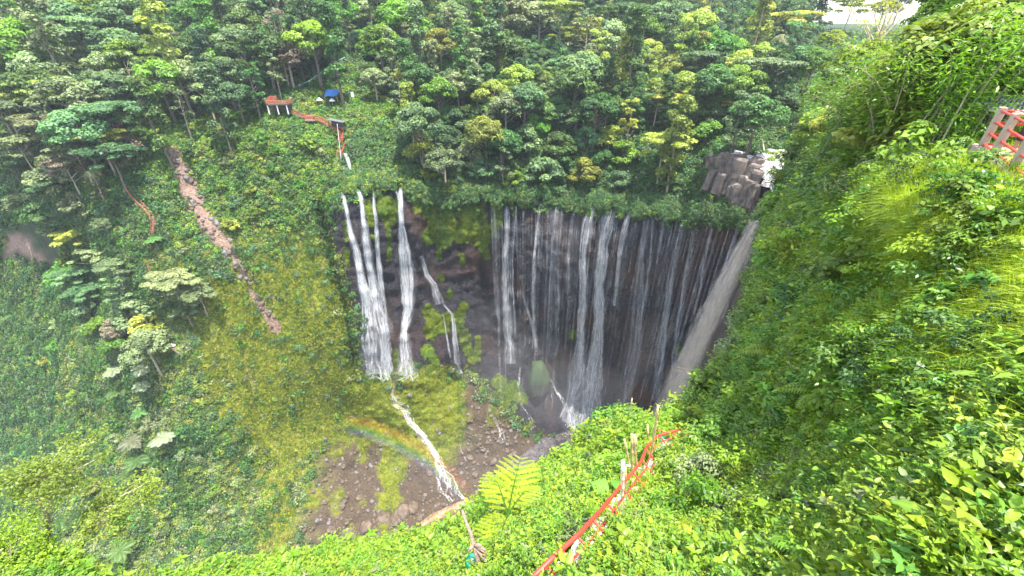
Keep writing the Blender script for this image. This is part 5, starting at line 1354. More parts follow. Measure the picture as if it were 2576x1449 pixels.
# broad-leaved plants, ferns and other single plants in front
def bigleaf(name, p, n, L, W, mat, sd, H=.5, heart=False):
    """long-stalked broad leaves, each with a real outline and midrib"""
    rg = np.random.default_rng(sd); r_ = empty(name, p); mb = MB(); lv = LV()
    for k in range(n):
        a = k * 2.4 + rg.uniform(-.3, .3); d = np.array([math.cos(a), math.sin(a), 0]); h = H * rg.uniform(.7, 1.2); out_ = H * rg.uniform(.3, .8)
        b0 = np.array([0, 0, 0.]); e = d * out_ + [0, 0, h]
        mb.tube([b0, d * out_ * .3 + np.array([0, 0, h * .6]), e], [.012, .010, .007], 5, False)
        l_ = L * rg.uniform(.75, 1.15); w_ = W * l_ / L; ns = 12
        t = np.linspace(0, 1, ns); wdt = np.sin(np.clip(t, 0, 1) ** (.55 if heart else .8) * math.pi) ** .8 * w_ * .5
        rise = rg.uniform(-.1, .5)
        mid = e + d * (l_ * t)[:, None] + np.array([0, 0, 1.]) * (l_ * (rise * t - .55 * t * t))[:, None]
        sd_ = np.array([-d[1], d[0], 0]); ripple = .05 * w_ * np.sin(t * 26)
        cols_ = []
        for u in (-1, -.5, 0, .5, 1):
            cols_.append(mid + sd_ * (wdt * u)[:, None] + np.array([0, 0, 1.]) * (np.abs(u) * w_ * .14 - (u * u) * w_ * .1 + ripple * abs(u))[:, None])
        V = np.stack(cols_, 1).reshape(-1, 3); i = (np.arange(ns - 1)[:, None] * 5 + np.arange(4)[None]).ravel()
        tn = np.repeat(np.clip(rg.uniform(.3, .9) + 0 * t, 0, 1), 5)
        tn = tn + np.tile([0, .0, .25, 0, 0], ns)
        lv.add(V, np.stack([i, i + 1, i + 6, i + 5], -1), np.clip(tn, 0, 1))
    link("leaves", lv.mesh("leaves", mat), r_); link("stems", mb.mesh("stems", NM['b']), r_); return r_
for i, (x, y, n_, L, W, m_, H_, lb) in enumerate([
  (1680,1310,7,.55,.10,'b',.12,"clump of long strap leaves right of the red handrail"),
  (2260,1330,5,.36,.17,'a',.30,"yellow-tipped big-leaved plant near the bottom right"),(2380,1390,6,.42,.22,'b',.30,"large glossy broad leaves just right of the yellow-tipped plant"),
  (2490,1010,6,.45,.20,'b',.35,"big pale green leaves at the right edge below the yellow flowers"),(2560,1090,6,.42,.26,'b',.3,"largest broad leaves cut by the right edge"),
  (2240,1050,5,.30,.22,'c',.2,"pale rounded leaf plant in the middle of the right slope"),(2390,915,4,.34,.28,'b',.25,"round bright green leaf beside the long grass"),
  (1530,1225,6,.75,.62,'c',.5,"grey-green umbrella-leaved plant left of the red handrail"),(1540,1260,4,.6,.55,'c',.4,"second umbrella-leaved plant just below the first"),
  (1995,1440,6,.22,.10,'a',.2,"young plant with paired leaves at the bottom right of the handrail"),(2130,1120,6,.24,.11,'a',.35,"leafy sprig with reddish buds in the middle of the right slope"),
  (2330,1190,7,.30,.15,'c',.3,"dark seven-fingered leaf plant on the lower right slope"),(1940,1000,6,.35,.16,'b',.5,"broad-leaved shrub high on the slope left of the yellow flowers"),
  (2150,985,6,.32,.14,'b',.5,"broad drooping leaves above the dark hollow on the right slope"),(985,1430,6,.5,.4,'b',.5,"light green broad-leaved plant at the bottom edge"),(1090,1440,6,.5,.3,'a',.5,"yellow-green broad-leaved plant at the bottom beside the dead branch")]):
    tag(bigleaf("broad_leaved_plant", G(x, y, True), n_, L, W, NM[m_], 700 + i, H_), lb, "plant", "broad-leaved plants on the near slope")
# bright tree fern by the handrail and other ferns
lvf = LV(); rgf = np.random.default_rng(12)
for az, L_, up_, dr_ in ((1.35, 1.9, .45, .2), (.9, 1.2, .5, .3), (1.9, 1.5, .4, .3), (4.4, 1.3, .3, .5), (3.8, 1.0, .3, .6), (5.2, .9, .4, .4)):
    # bipinnate frond: each rib carries its own leaflets
    n_ = 9
    for j in range(1, n_ + 1):
        f = j / n_; bx_, by_ = math.cos(az) * L_ * f, math.sin(az) * L_ * f; bz = 1.1 + L_ * (up_ * f - (up_ + dr_) * f * f * .6)
        for sg in (-1, 1):
            frond(lvf, (bx_, by_, bz), az + sg * 1.05, L_ * .48 * math.sin(min(1, f * .85 + .12) * math.pi) ** .6 + .08, .15, rgf, .085, rgf.uniform(.4, .95), 18, .03, .05)
fp_ = G(1278, 1345, True); r_ = empty("tree_fern", fp_, 0, 1.15)
link("fronds", lvf.mesh("fronds", LFERN['lit']), r_); mbf = MB(); mbf.tube([(0, 0, -.3), (0, 0, 1.1)], [.07, .05], 7)
for az, L_, up_, dr_ in ((1.35, 1.9, .45, .2), (.9, 1.2, .5, .3), (1.9, 1.5, .4, .3), (4.4, 1.3, .3, .5)):
    mbf.tube([(math.cos(az) * L_ * f, math.sin(az) * L_ * f, 1.1 + L_ * (up_ * f - (up_ + dr_) * f * f * .6)) for f in (0, .25, .5, .75, 1)], [.025, .02, .016, .01, .005], 5, False)
link("trunk", mbf.mesh("trunk", NM['b']), r_); tag(r_, "glowing yellow-green feathery tree fern left of the red handrail", "tree fern")
for i, (x, y, s_, lb) in enumerate([(2085,530,1.9,"pale fern frond reaching out over the gorge edge at the right"),(1745,1385,.9,"small fern right of the lower handrail"),(1975,900,1.4,"drooping fern high on the near slope"),(2080,1000,1.0,"pale yellow fern in the middle of the right slope"),(1890,1020,1.1,"pale fern right of the bamboo poles")]):
    r_ = empty("fern", G(x, y, True), i * 1.7, s_ * 1.3); link("fronds", fernplant("fronds", NM['a'], 60 + i, 8, .9), r_); tag(r_, lb, "fern", "ferns on the near slope")
# yellow flowers
fl = clump("flower_head", NM['y'], 90, 30, .10, .05, .03, .9); 
Pp, Nn, xx, yy = SN.sample(320, soft([(2420,945),(2576,950),(2576,1010),(2500,1020),(2400,985)], nX, nY, 16), rg)
stuff_instances("yellow_flowers", [fl], Pp + np.array([0, 0, .42]), Nn, rg.uniform(.25, .6, len(xx)), np.zeros(len(xx), int), "patch of small yellow flowers at the right edge of the slope", .2, rg)
# boulder labels
auto_label([(o, "brown boulder", o["_px"][0], o["_px"][1], "below the stream's end" if o["_px"][1] > 1260 else "on the stony ground between stream and dark river" if o["_px"][0] > 1120 else "beside the white stream") for o in BOULD], "boulder", "brown boulders on the gorge floor")
for o in BOULD: del o["_px"]
# ================================================================== BUILT THINGS
RED = simple("red_paint", (.56, .05, .028), .5, 0, .22, 9)
REDD = simple("red_paint_weathered", (.50, .07, .045), .55, 0, .3, 3)
ORG = simple("orange_paint", (.36, .10, .06), .6, 0, .3, 3)
CONC = simple("concrete", (.33, .26, .20), .85, 0, .2, 4, .3)
DARKW = simple("dark_wood", (.06, .045, .035), .8, 0, .3, 5, .3)
PLANK = simple("plank_wood", (.30, .22, .16), .8, 0, .3, 5, .3)
BAMB = simple("dry_bamboo", (.50, .40, .20), .6, 0, .3, 4)
BAMW = simple("pale_bamboo", (.78, .72, .60), .6, 0, .15, 4)
DEAD = simple("dead_wood", (.24, .17, .13), .85, 0, .35, 12, .6)
TARP = simple("blue_tarp", (.04, .17, .48), .5, 0, .2, 1.2)
WHITE = simple("white_paint", (.8, .8, .78), .6, 0, .1, 3)
GREENP = simple("green_enamel", (.02, .28, .16), .3, 0, .15, 5)
PIPE = simple("green_pipe", (.30, .50, .42), .5, 0, .15, 2)
STONE = simple("path_stone", (.50, .46, .40), .9, 0, .3, 5, .5)
SOILP = simple("trodden_soil", (.34, .24, .17), .95, 0, .3, 1.5, .5)

# handrail down the near slope
rl = [(1330,1462),(1392,1402),(1455,1345),(1512,1283),(1568,1215),(1612,1163),(1628,1122),(1655,1096),(1705,1082),(1752,1070)]
rail = empty("handrail", G(rl[0][0] + 12, rl[0][1] + 60, True))
base0 = rail.location.copy()
gp = []
for (x, y) in rl:
    t = near_t_at(x, y + 30)
    gx, gy = x, y
    # ground point whose head-high rail is seen at (x, y)
    b = [x + 5, y + 50]
    for _ in range(12):
        P = near_point(np.array([b[0]]), np.array([b[1]]))[0]; px, py, _t = project(P + [0, 0, 1.05]); b[0] += (x - px) * .7; b[1] += (y - py) * .7
    gp.append(Vector(P))
def smooth_line(P, n):
    A_ = np.array([p[:] for p in P]); k = np.linspace(0, len(A_) - 1, n)
    return [Vector([np.interp(q, np.arange(len(A_)), A_[:, c]) for c in range(3)]) for q in k]
for h, rr_ in ((1.05, .048), (.78, .026), (.52, .026), (.28, .024)):
    mb = MB(); mb.tube([p + Vector(((1.05 - h) * .75, (h - 1.05) * .2, h)) - base0 for p in smooth_line(gp, 28)], rr_, 8); mb.obj("top_rail" if h > 1 else "rail", RED, rail, True)
for i, p in enumerate(smooth_line(gp, 15)):
    mb = MB(); mb.tube([p - base0 + Vector((1.0, -.27, -.3)), p - base0 + Vector((0, 0, 1.06))], .030, 8); mb.obj("post", RED, rail, True)
tag(rail, "red metal handrail running down the overgrown steps of the near slope", "handrail")
# second far rail line on the other side of the steps, upper end
# stepping path beside it
pm = MB(); rg = np.random.default_rng(3)
for f in np.linspace(0, 1, 34):
    L_ = smooth_line([Vector((a, b, 0)) for a, b in stairs], 34)[int(f * 33)]
    for q in range(2):
        p = G(L_.x + rg.normal() * 5, L_.y + rg.normal() * 5, True)
        s_ = rg.uniform(.22, .42); R = Matrix.Rotation(rg.uniform(0, 6), 3, 'Z') @ Matrix.Rotation(rg.uniform(-.25, .25), 3, 'X')
        pm.box(p + Vector((0, 0, .03)), (s_ * 1.3, s_, .14), R)
po = pm.obj("path", STONE); bv = po.modifiers.new("b", 'BEVEL'); bv.width = .03; bv.segments = 2
tag(po, "rough pale stone steps beside the red handrail", kind="structure")

# bamboo poles
def seg(name, a, b_, r_, mat, label, cat, group, nodes=True):
    """pole between two world points"""
    a, b_ = Vector(a), Vector(b_); o = empty(name, a)
    mb = MB(); n = max(3, int((b_ - a).length / .4)); pts = []; rad = []
    for k in range(n + 1):
        f = k / n
        for df, rk in (((-.012, 1.0), (0, 1.16), (.012, 1.0)) if 0 < k < n else ((0, 1.0),)):
            pts.append(Vector((0, 0, 0)).lerp(b_ - a, min(1, max(0, f + df)))); rad.append(r_ * rk * (1 - .15 * f))
    mb.tube(pts, rad, 8)
    me = mb.mesh(name, mat, True); bpy.data.objects.remove(o); o = link(name, me, None, a)
    return tag(o, label, cat, group)
def pole(x, y0, y1, r_, mat, label, x1=None):
    """upright pole: foot seen at (x1, y1), head at (x, y0)"""
    x1 = x if x1 is None else x1
    p = np.array(G(x1, y1, True)); t = project(p)[2]
    # height so that the head reaches y0
    H_ = .5
    for _ in range(20):
        px, py, _t = project(p + [0, 0, H_]); H_ += (py - y0) * t / FPX * .8
        H_ = max(.2, min(6, H_))
    r1 = ray(x, y0); hd_ = p + [0, 0, H_]; q = r1 * ((hd_[1]) / r1[1])
    return seg("bamboo_pole", p - np.array([0, 0, .2]), q, r_, mat, label, "bamboo pole", "bamboo poles beside the handrail")
pole(1590,1002,1090,.035,BAMB,"tall thin pole with a frayed top standing against the dark falls",1583)
pole(1656,1020,1165,.05,BAMB,"tallest thick bamboo pole leaning right against the dark pool",1636)
pole(1629,1068,1140,.045,BAMB,"short upright pole just left of the tallest leaning pole",1634)
pole(1571,1105,1200,.04,BAMB,"bamboo pole leaning right, left of the tight bundle",1592)
pole(1589,1092,1210,.045,BAMB,"straight pole in the middle of the tight bundle",1593)
pole(1595,1094,1215,.038,BAMB,"darker pole at the right side of the tight bundle",1608)
pole(1600,1100,1160,.038,BAMB,"short pole crossing the right side of the tight bundle",1608)
pole(1567,1160,1275,.06,BAMW,"thick pale bamboo pole nearest the handrail")
pole(1574,1175,1255,.035,BAMB,"thin brown pole close right of the thick pale one")
pole(1593,1205,1228,.04,BAMB,"broken stump of a pole at the crossing of the pale beam")
def pxat(x, y, t): return Vector(ray(x, y) * t)
seg("bamboo_pole", pxat(1557,1166,15.5), pxat(1612,1180,15.0), .05, BAMW, "white pole laid across the handrail, left end in the air", "bamboo pole", "bamboo poles beside the handrail")
seg("bamboo_pole", pxat(1612,1180,15.0), pxat(1650,1191,14.9), .035, BAMB, "tan pole end continuing the white pole across the handrail", "bamboo pole", "bamboo poles beside the handrail")
seg("bamboo_pole", pxat(1546,1192,16.5), pxat(1568,1202,16.2), .05, BAMW, "short white pole stub left of the thick pale pole", "bamboo pole", "bamboo poles beside the handrail")
seg("bamboo_pole", pxat(1602,1136,19.5), pxat(1638,1118,20.5), .03, BAMB, "thin dark stick tied sideways between the upper poles", "bamboo pole", "bamboo poles beside the handrail")
# frayed top
mb = MB(); q0 = pxat(1590, 1003, 24.5); rg = np.random.default_rng(8)
# red lamp bracket with green shade further down the rail
lp_ = G(1652, 1120, True); lb0 = empty("path_lamp", lp_)
a_ = pxat(1653, 1080, project(np.array(lp_))[2] * .97) - lp_; b2 = pxat(1676, 1090, project(np.array(lp_))[2] * .97) - lp_
mb = MB(); mb.tube([(0, 0, -.3), a_, b2], .03, 7); mb.obj("pole", REDD, lb0, True)
def shade(mbn, c, r_, h, mat, par, ax=None, name="lamp_shade"):
    mb = MB(); n = 24; c = Vector(c)
    prof = [(.12, h), (.2, h * .85), (.55, h * .6), (1.0, 0), (.96, -.02), (.5, h * .5), (.12, h * .7)]
    Q = (ax or Vector((0, 0, 1))).to_track_quat('Z', 'Y').to_matrix()
    V = []
    for (rr_, z) in prof:
        for k in range(n): V.append(c + Q @ Vector((rr_ * r_ * math.cos(2 * math.pi * k / n), rr_ * r_ * math.sin(2 * math.pi * k / n), z)))
    F = [(i * n + k, i * n + (k + 1) % n, (i + 1) * n + (k + 1) % n, (i + 1) * n + k) for i in range(len(prof) - 1) for k in range(n)]
    mb.add(V, F); return mb.obj(name, mat, par, True)
shade(None, b2 + Vector((0, 0, -.45)), .22, .12, GREENP, lb0)
mb = MB(); mb.tube([b2, b2 + Vector((0, 0, -.4))], .008, 5); mb.obj("cable", DARKW, lb0)
tag(lb0, "small green lamp hanging from a bent red post by the upper handrail", "lamp", "green lamps along the path")
# dead branch with green lamp at the bottom edge
dp = G(1215, 1470, True); tt_ = project(np.array(dp))[2]
bt_ = pxat(1162, 1282, tt_ * 1.0)
br_ = empty("dead_branch", dp)
mb = MB(); P_ = [Vector((0, 0, -.2))] + [pxat(x, y, tt_ * f) - dp for x, y, f in ((1210,1435,.99),(1200,1400,.98),(1192,1372,.98),(1183,1340,.98),(1172,1312,.99),(1162,1282,1.0))]
mb.tube(P_, [.075, .07, .066, .06, .05, .042, .03], 9); mb.obj("limb", DEAD, br_, True)
for (x, y) in ((1178,1388),(1222,1385),(1226,1394),(1212,1375),(1240,1435)):
    mb = MB(); q = P_[3]; e_ = pxat(x, y, tt_ * .97) - dp; mb.tube([q, q.lerp(e_, .6) + Vector((0, 0, .06)), e_], [.05, .055, .035], 8); mb.obj("stub", DEAD, br_, True)
tag(br_, "knobbly dead branch rising from the bottom edge with cut stubs", "dead branch")
lm = empty("path_lamp", pxat(1190, 1415, tt_ * 1.03))
shade(None, (0, 0, 0), .24, .13, GREENP, lm, Vector((-.15, -.45, .85)))
mb = MB(); mb.tube([(0, 0, .02), (0, -.02, .22)], [.05, .035], 10); mb.obj("lamp_neck", WHITE, lm, True)
tag(lm, "large round green lamp hanging on the dead branch at the bottom edge", "lamp", "green lamps along the path")
# rotten posts
for (x, y, y1, lb) in ((1452,1190,1158,"rotten brown stump in the leaves left of the bamboo poles"),(1708,1168,1140,"pale knobbly tree stump right of the handrail")):
    p = G(x, y + 10, True); mb = MB(); s_ = (y - y1) * project(np.array(p))[2] / FPX * 1.4
    mb.tube([(0, 0, -.2), (.03, 0, s_ * .5), (-.02, .02, s_ * .9), (.04, 0, s_ * 1.1)], [.12, .10, .13, .06], 9); o = mb.obj("tree_stump", DEAD, None, True, p); tag(o, lb, "stump")
# dry twigs sticking out over the gorge edge
mb = MB(); p = pxat(1780, 945, 29); rg = np.random.default_rng(14)
for k in range(9):
    d = Vector((-rg.uniform(.4, 2.6), rg.uniform(-.3, .5), rg.uniform(-.2, 1.3))); mb.tube([(0, 0, 0), d * .5 + Vector((0, 0, .1)), d], [.02, .012, .004], 5, False)
tag(mb.obj("dry_twigs", BARKL, None, False, p), "bare grey twigs reaching over the dark pool from the near edge", "twigs")

# far side structures
def vtx(x, y): return G(x, y)
def railing(par, P0, P1, h, mat, n=4, rails=3, r_=.06, name="railing"):
    mb = MB(); P0, P1 = Vector(P0), Vector(P1)
    for k in range(n + 1):
        q = P0.lerp(P1, k / n); mb.tube([q, q + Vector((0, 0, h))], r_, 6)
    for j in range(rails):
        z = Vector((0, 0, h * (j + 1) / rails)); mb.tube([P0 + z, P1 + z], r_ * .9, 6)
    return mb.obj(name, mat, par)
# red viewing deck
p = G(708, 283) * 1.0; t0 = project(np.array(p))[2]; p = p * (1 - 2.0 / p.length) + Vector((0, 0, .4))
dk = empty("viewing_deck", p, math.radians(4))
mb = MB(); mb.box((0, 0, 2.0), (6.4, 3.6, .25)); mb.obj("deck", DARKW, dk)
for x in (-2.9, -.2, 2.6): mb = MB(); mb.box((x, -1.5, .6), (.26, .26, 2.5)); mb.obj("leg", WHITE, dk)
mb = MB(); mb.box((0, 1.3, .6), (6.0, .3, 2.5)); mb.obj("back_wall", DARKW, dk)
railing(dk, (-3.1, -1.7, 2.13), (3.1, -1.7, 2.13), 1.05, ORG, 6, 3, .09)
railing(dk, (3.1, -1.7, 2.13), (3.1, 1.7, 2.13), 1.05, ORG, 3, 3, .09); railing(dk, (-3.1, -1.7, 2.13), (-3.1, 1.7, 2.13), 1.05, ORG, 3, 3, .09)
mb = MB()
for k in range(6): mb.box((-2.4 , 1.0 + k * .35, 2.3 + k * .3), (1.7, .3, .12))
mb.box((-3.2, 1.9, 3.4), (.15, 2.4, .9)); mb.box((-1.6, 1.9, 3.4), (.15, 2.4, .9)); mb.obj("stairs", ORG, dk)
tag(dk, "red railed viewing deck on white legs at the top of the spur", "viewing deck")
def stair(name, pts, wd, mat, label, cat="stairway", step_mat=None, h=.9, lift=.5, group=None):
    """railed stair following photo points on the far ground"""
    W_ = [G(x, y) for x, y in pts]; W_ = [q * (1 - lift / q.length) + Vector((0, 0, .2)) for q in W_]
    o = empty(name, W_[0]); b0 = W_[0]; W_ = [q - b0 for q in W_]
    W2 = smooth_line(W_, max(6, len(W_) * 4))
    side = []
    for i in range(len(W2)):
        d = W2[min(i + 1, len(W2) - 1)] - W2[max(i - 1, 0)]; s_ = Vector((d.y, -d.x, 0))
        side.append(Vector((1, 0, 0)) if s_.length < .3 * d.length else s_.normalized())
    mb = MB()
    for i in range(len(W2) - 1):
        L_ = (W2[i + 1] - W2[i]); m_ = max(1, int(L_.length / .35))
        for k in range(m_): 
            q = W2[i] + L_ * (k / m_); R = Matrix.Rotation(math.atan2(side[i].y, side[i].x), 3, 'Z'); mb.box(q, (wd, .3, .10), R)
    mb.obj("steps", step_mat or mat, o)
    for sg in (-1, 1):
        mb = MB(); A_ = [W2[i] + side[i] * (sg * wd / 2) for i in range(len(W2))]
        for z in (h, h * .5): mb.tube([a + Vector((0, 0, z)) for a in A_], .06, 5)
        for a in A_[::1]: mb.tube([a, a + Vector((0, 0, h))], .06, 5)
        mb.obj("railing", mat, o)
    return tag(o, label, cat, group)
stair("stairway", [(738,287),(755,294),(775,300),(790,300)], 1.3, ORG, "short orange railed walkway going down right from the viewing deck", step_mat=PLANK)
lpp = G(782, 302); lpp = lpp * (1 - 1.4 / lpp.length); ld = empty("lookout_platform", lpp)
mb = MB(); mb.box((0, 0, 0), (3.0, 2.0, .3)); mb.obj("deck", PLANK, ld); railing(ld, (-1.4, -.9, .15), (1.4, -.9, .15), 1.1, ORG, 5, 4, .1); railing(ld, (1.4, -.9, .15), (1.4, .9, .15), 1.1, ORG, 3, 4, .1)
tag(ld, "small orange railed lookout at the bend of the walkway", "lookout")
stair("stairway", [(797,302),(815,310),(835,323),(855,333),(862,340)], 1.6, REDD, "planked stair with dark rails descending right towards the tin shelter", step_mat=PLANK)
stair("stairway", [(860,342),(858,352),(857,362)], 1.2, REDD, "steep red steps right below the tin shelter")
stair("stairway", [(866,360),(862,372),(857,385),(853,398)], 1.6, ORG, "bright orange steep stair with close rungs above the left falls")
# tin shelter
sp_ = G(850, 322); sp_ = sp_ * (1 - 2.0 / sp_.length); sh = empty("shelter", sp_, math.radians(-8))
mb = MB(); mb.box((0, 0, 2.2), (5.2, 2.2, .12), Matrix.Rotation(math.radians(8), 3, 'Y')); mb.obj("roof", simple("tin_roof", (.16, .16, .18), .5, .3, .15, 2), sh)
for x in (-2.2, 2.2):
    mb = MB(); mb.box((x, -.8, 1.0), (.15, .15, 2.3)); mb.obj("post", DARKW, sh)
mb = MB(); mb.box((0, .9, 1.0), (4.6, .12, 1.9)); mb.obj("back_wall", DARKW, sh)
tag(sh, "low shelter with a thin grey tin roof beside the descending stair", "shelter")
# plastic chute sheet under the orange stair
cp = [G(x, y) for x, y in ((868,385),(872,395),(877,410),(881,428))]; cp = [q * (1 - 1.5 / q.length) for q in cp]
mb = MB(); V = []
for q, w_ in zip(cp, (.5, .7, .6, .4)):
    V += [q + Vector((-w_, 0, 0)) - cp[0], q + Vector((0, -.35, 0)) - cp[0], q + Vector((w_, 0, 0)) - cp[0]]
mb.add(V, [(i * 3 + k, i * 3 + k + 1, i * 3 + k + 4, i * 3 + k + 3) for i in range(3) for k in range(2)])
o = mb.obj("plastic_sheet", simple("plastic_sheet", (.22, .25, .22), .3, 0, .1, 2), None, True, cp[0]); sm = o.modifiers.new("s", 'SOLIDIFY'); sm.thickness = .06
tag(o, "translucent grey plastic sheet hanging below the orange stair", "plastic sheet")
# white pole by the stair
seg("pole", G(858, 400) * .985, G(858, 400) * .985 + Vector((.8, .5, 10)), .07, WHITE, "thin white pole standing beside the orange stair", "pole", None)
# blue tarpaulin
bp_ = G(838, 250); bp_ = bp_ * (1 - 1.0 / bp_.length); tp = empty("tarpaulin_shelter", bp_, 0)
nxy = 9; V = []
for i in range(nxy):
    for j in range(nxy):
        u, v_ = i / (nxy - 1) * 2 - 1, j / (nxy - 1) * 2 - 1
        V.append((u * 2.1, v_ * 1.7, 1.8 + .8 * (v_ + .3) - .30 * (1 - u * u) * (1 - v_ * v_) + .12 * math.sin(u * 5 + v_ * 3)))
mb = MB(); mb.add(V, [(i * nxy + j, (i + 1) * nxy + j, (i + 1) * nxy + j + 1, i * nxy + j + 1) for i in range(nxy - 1) for j in range(nxy - 1)])
o = mb.obj("tarpaulin", TARP, tp, True); sm = o.modifiers.new("s", 'SOLIDIFY'); sm.thickness = .03
for x, y, h in ((-2, -1.6, 1.3), (2, -1.6, 1.3), (-2, 1.6, 2.8), (2, 1.6, 2.8)): mb = MB(); mb.tube([(x, y, -.5), (x, y, h)], .05, 6); mb.obj("pole", BAMB, tp)
tag(tp, "blue tarpaulin stretched on poles in the grassy clearing", "tarpaulin")
# two little umbrellas / thatched shades
for x, y, lb in ((807,262,"small pale parasol in the clearing, left of two"),(838,264,"small pale parasol in the clearing, right of two")):
    p = G(x, y + 4); r_ = empty("parasol", p); mb = MB(); mb.tube([(0, 0, -.3), (0, 0, 2.0)], .05, 6); mb.obj("pole", BAMB, r_)
    mb = MB(); n = 10; mb.add([(0, 0, 2.5)] + [(math.cos(k * .628) * 1.0, math.sin(k * .628) * 1.0, 1.7) for k in range(n)] + [(0, 0, 2.35)] + [(math.cos(k * .628) * .95, math.sin(k * .628) * .95, 1.62) for k in range(n)],
        [(0, 1 + k, 1 + (k + 1) % n) for k in range(n)] + [(n + 1, n + 2 + (k + 1) % n, n + 2 + k) for k in range(n)] + [(1 + k, n + 2 + k, n + 2 + (k + 1) % n, 1 + (k + 1) % n) for k in range(n)])
    mb.obj("canopy", simple("parasol_canvas", (.55, .55, .52), .8, 0, .1, 3), r_); tag(r_, lb, "parasol", "parasols in the clearing")
# white sign
p = G(889, 252); r_ = empty("signboard", p); mb = MB(); mb.box((0, 0, 1.7), (.9, .08, 1.6)); mb.obj("board", WHITE, r_); mb = MB(); mb.tube([(0, .08, -.3), (0, .08, 1.5)], .05, 6); mb.obj("post", BAMB, r_); tag(r_, "small blank white board right of the blue tarpaulin", "board")
# low stone edge of the terrace
mb = MB(); A_ = [G(x, y) for x, y in ((800,272),(825,271),(850,274),(875,276))]
for a in smooth_line(A_, 16): mb.box(a - A_[0] + Vector((0, 0, .15)), (1.1, .5, .5), Matrix.Rotation(random.uniform(-.3, .3), 3, 'Z'))
tag(mb.obj("terrace_wall", STONE, None, False, A_[0]), "low pale stone edging along the clearing below the parasols", "wall")
# footpaths (soil) and pipe railing going up the hill
def footpath(pts, wpx, label):
    sheet("footpath", [(x, y, wpx) for x, y in pts], SOILP, .35, 3, label, 5)
footpath([(690,272),(715,255),(738,240),(750,228),(775,215),(800,198),(825,180),(850,160),(862,150)], 7, "trodden footpath climbing the hill to the right behind the deck")
footpath([(625,272),(650,267),(672,262),(700,268)], 7, "trodden footpath arriving at the viewing deck from the left")
footpath([(330,300),(365,306),(410,308),(430,300)], 9, "bare soil path by the small red hut")
A_ = [G(x, y) for x, y in ((753,222),(775,214),(800,196),(815,186),(832,170),(855,158),(870,150))]; A_ = [a * (1 - .8 / a.length) + Vector((0, 0, .9)) for a in A_]
mb = MB(); B_ = smooth_line(A_, 24); mb.tube([a - A_[0] for a in B_], .16, 7); mb.tube([a - A_[0] - Vector((0, 0, .5)) for a in B_], .07, 5)
for a in B_[::2]: mb.tube([a - A_[0] - Vector((0, 0, 1.3)), a - A_[0]], .07, 5)
tag(mb.obj("guard_fence", PIPE, None, True, A_[0]), "pale green pipe fence along the footpath climbing the hill", "fence")
# mast-like bare trunk by the clearing
# left: small red hut, ladders and handrails
hp = G(303, 322); hut = empty("red_hut", hp)
for x in (-1.2, 1.2):
    for y in (-.9, .9): mb = MB(); mb.box((x, y, 1.0), (.18, .18, 2.4)); mb.obj("post", REDD, hut)
mb = MB(); mb.box((0, 0, 2.3), (3.1, 2.5, .12), Matrix.Rotation(.12, 3, 'X')); mb.obj("roof", PLANK, hut); mb = MB(); mb.box((0, 0, .35), (2.6, 2.0, .14)); mb.obj("bench", REDD, hut)
railing(hut, (-1.2, -.9, .4), (1.2, -.9, .4), .8, REDD, 3, 2, .06)
tag(hut, "small open red hut on bare soil at the left hillside", "hut")
GRP = "stairways and ladders on the left slope"
stair("stairway", [(262,312),(266,335),(274,352),(282,364)], 1.0, REDD, "red railed ladder stair hanging left of the small hut", group=GRP)
stair("ladder", [(325,482),(338,500),(352,515),(368,530),(380,545)], .9, ORG, "orange handrailed steps slanting down right on the left slope", "ladder", PLANK, group=GRP)
stair("ladder", [(384,548),(386,562),(386,578),(385,590)], .9, ORG, "near vertical orange ladder below the slanting orange steps", "ladder", PLANK, group=GRP)
stair("ladder", [(410,722),(418,740),(424,758)], .9, PLANK, "short brown wooden ladder in front of the grey trees", "ladder", PLANK, group=GRP)
stair("ladder", [(378,672),(385,688)], .9, REDD, "tiny red ladder top above the brown wooden ladder", "ladder", PLANK, group=GRP)
stair("ladder", [(436,878),(450,888),(460,894)], .9, PLANK, "short pale ladder on the crest of the grassy spur", "ladder", PLANK, group=GRP)
wb = G(432, 872); tag(link("tarp_bundle", rock_mesh("tarp_bundle", .9, 61, WHITE, 2, (1.4, .8, .5)), None, wb + Vector((0, 0, .5))), "tiny white cover beside the short ladder on the spur crest", "cover")
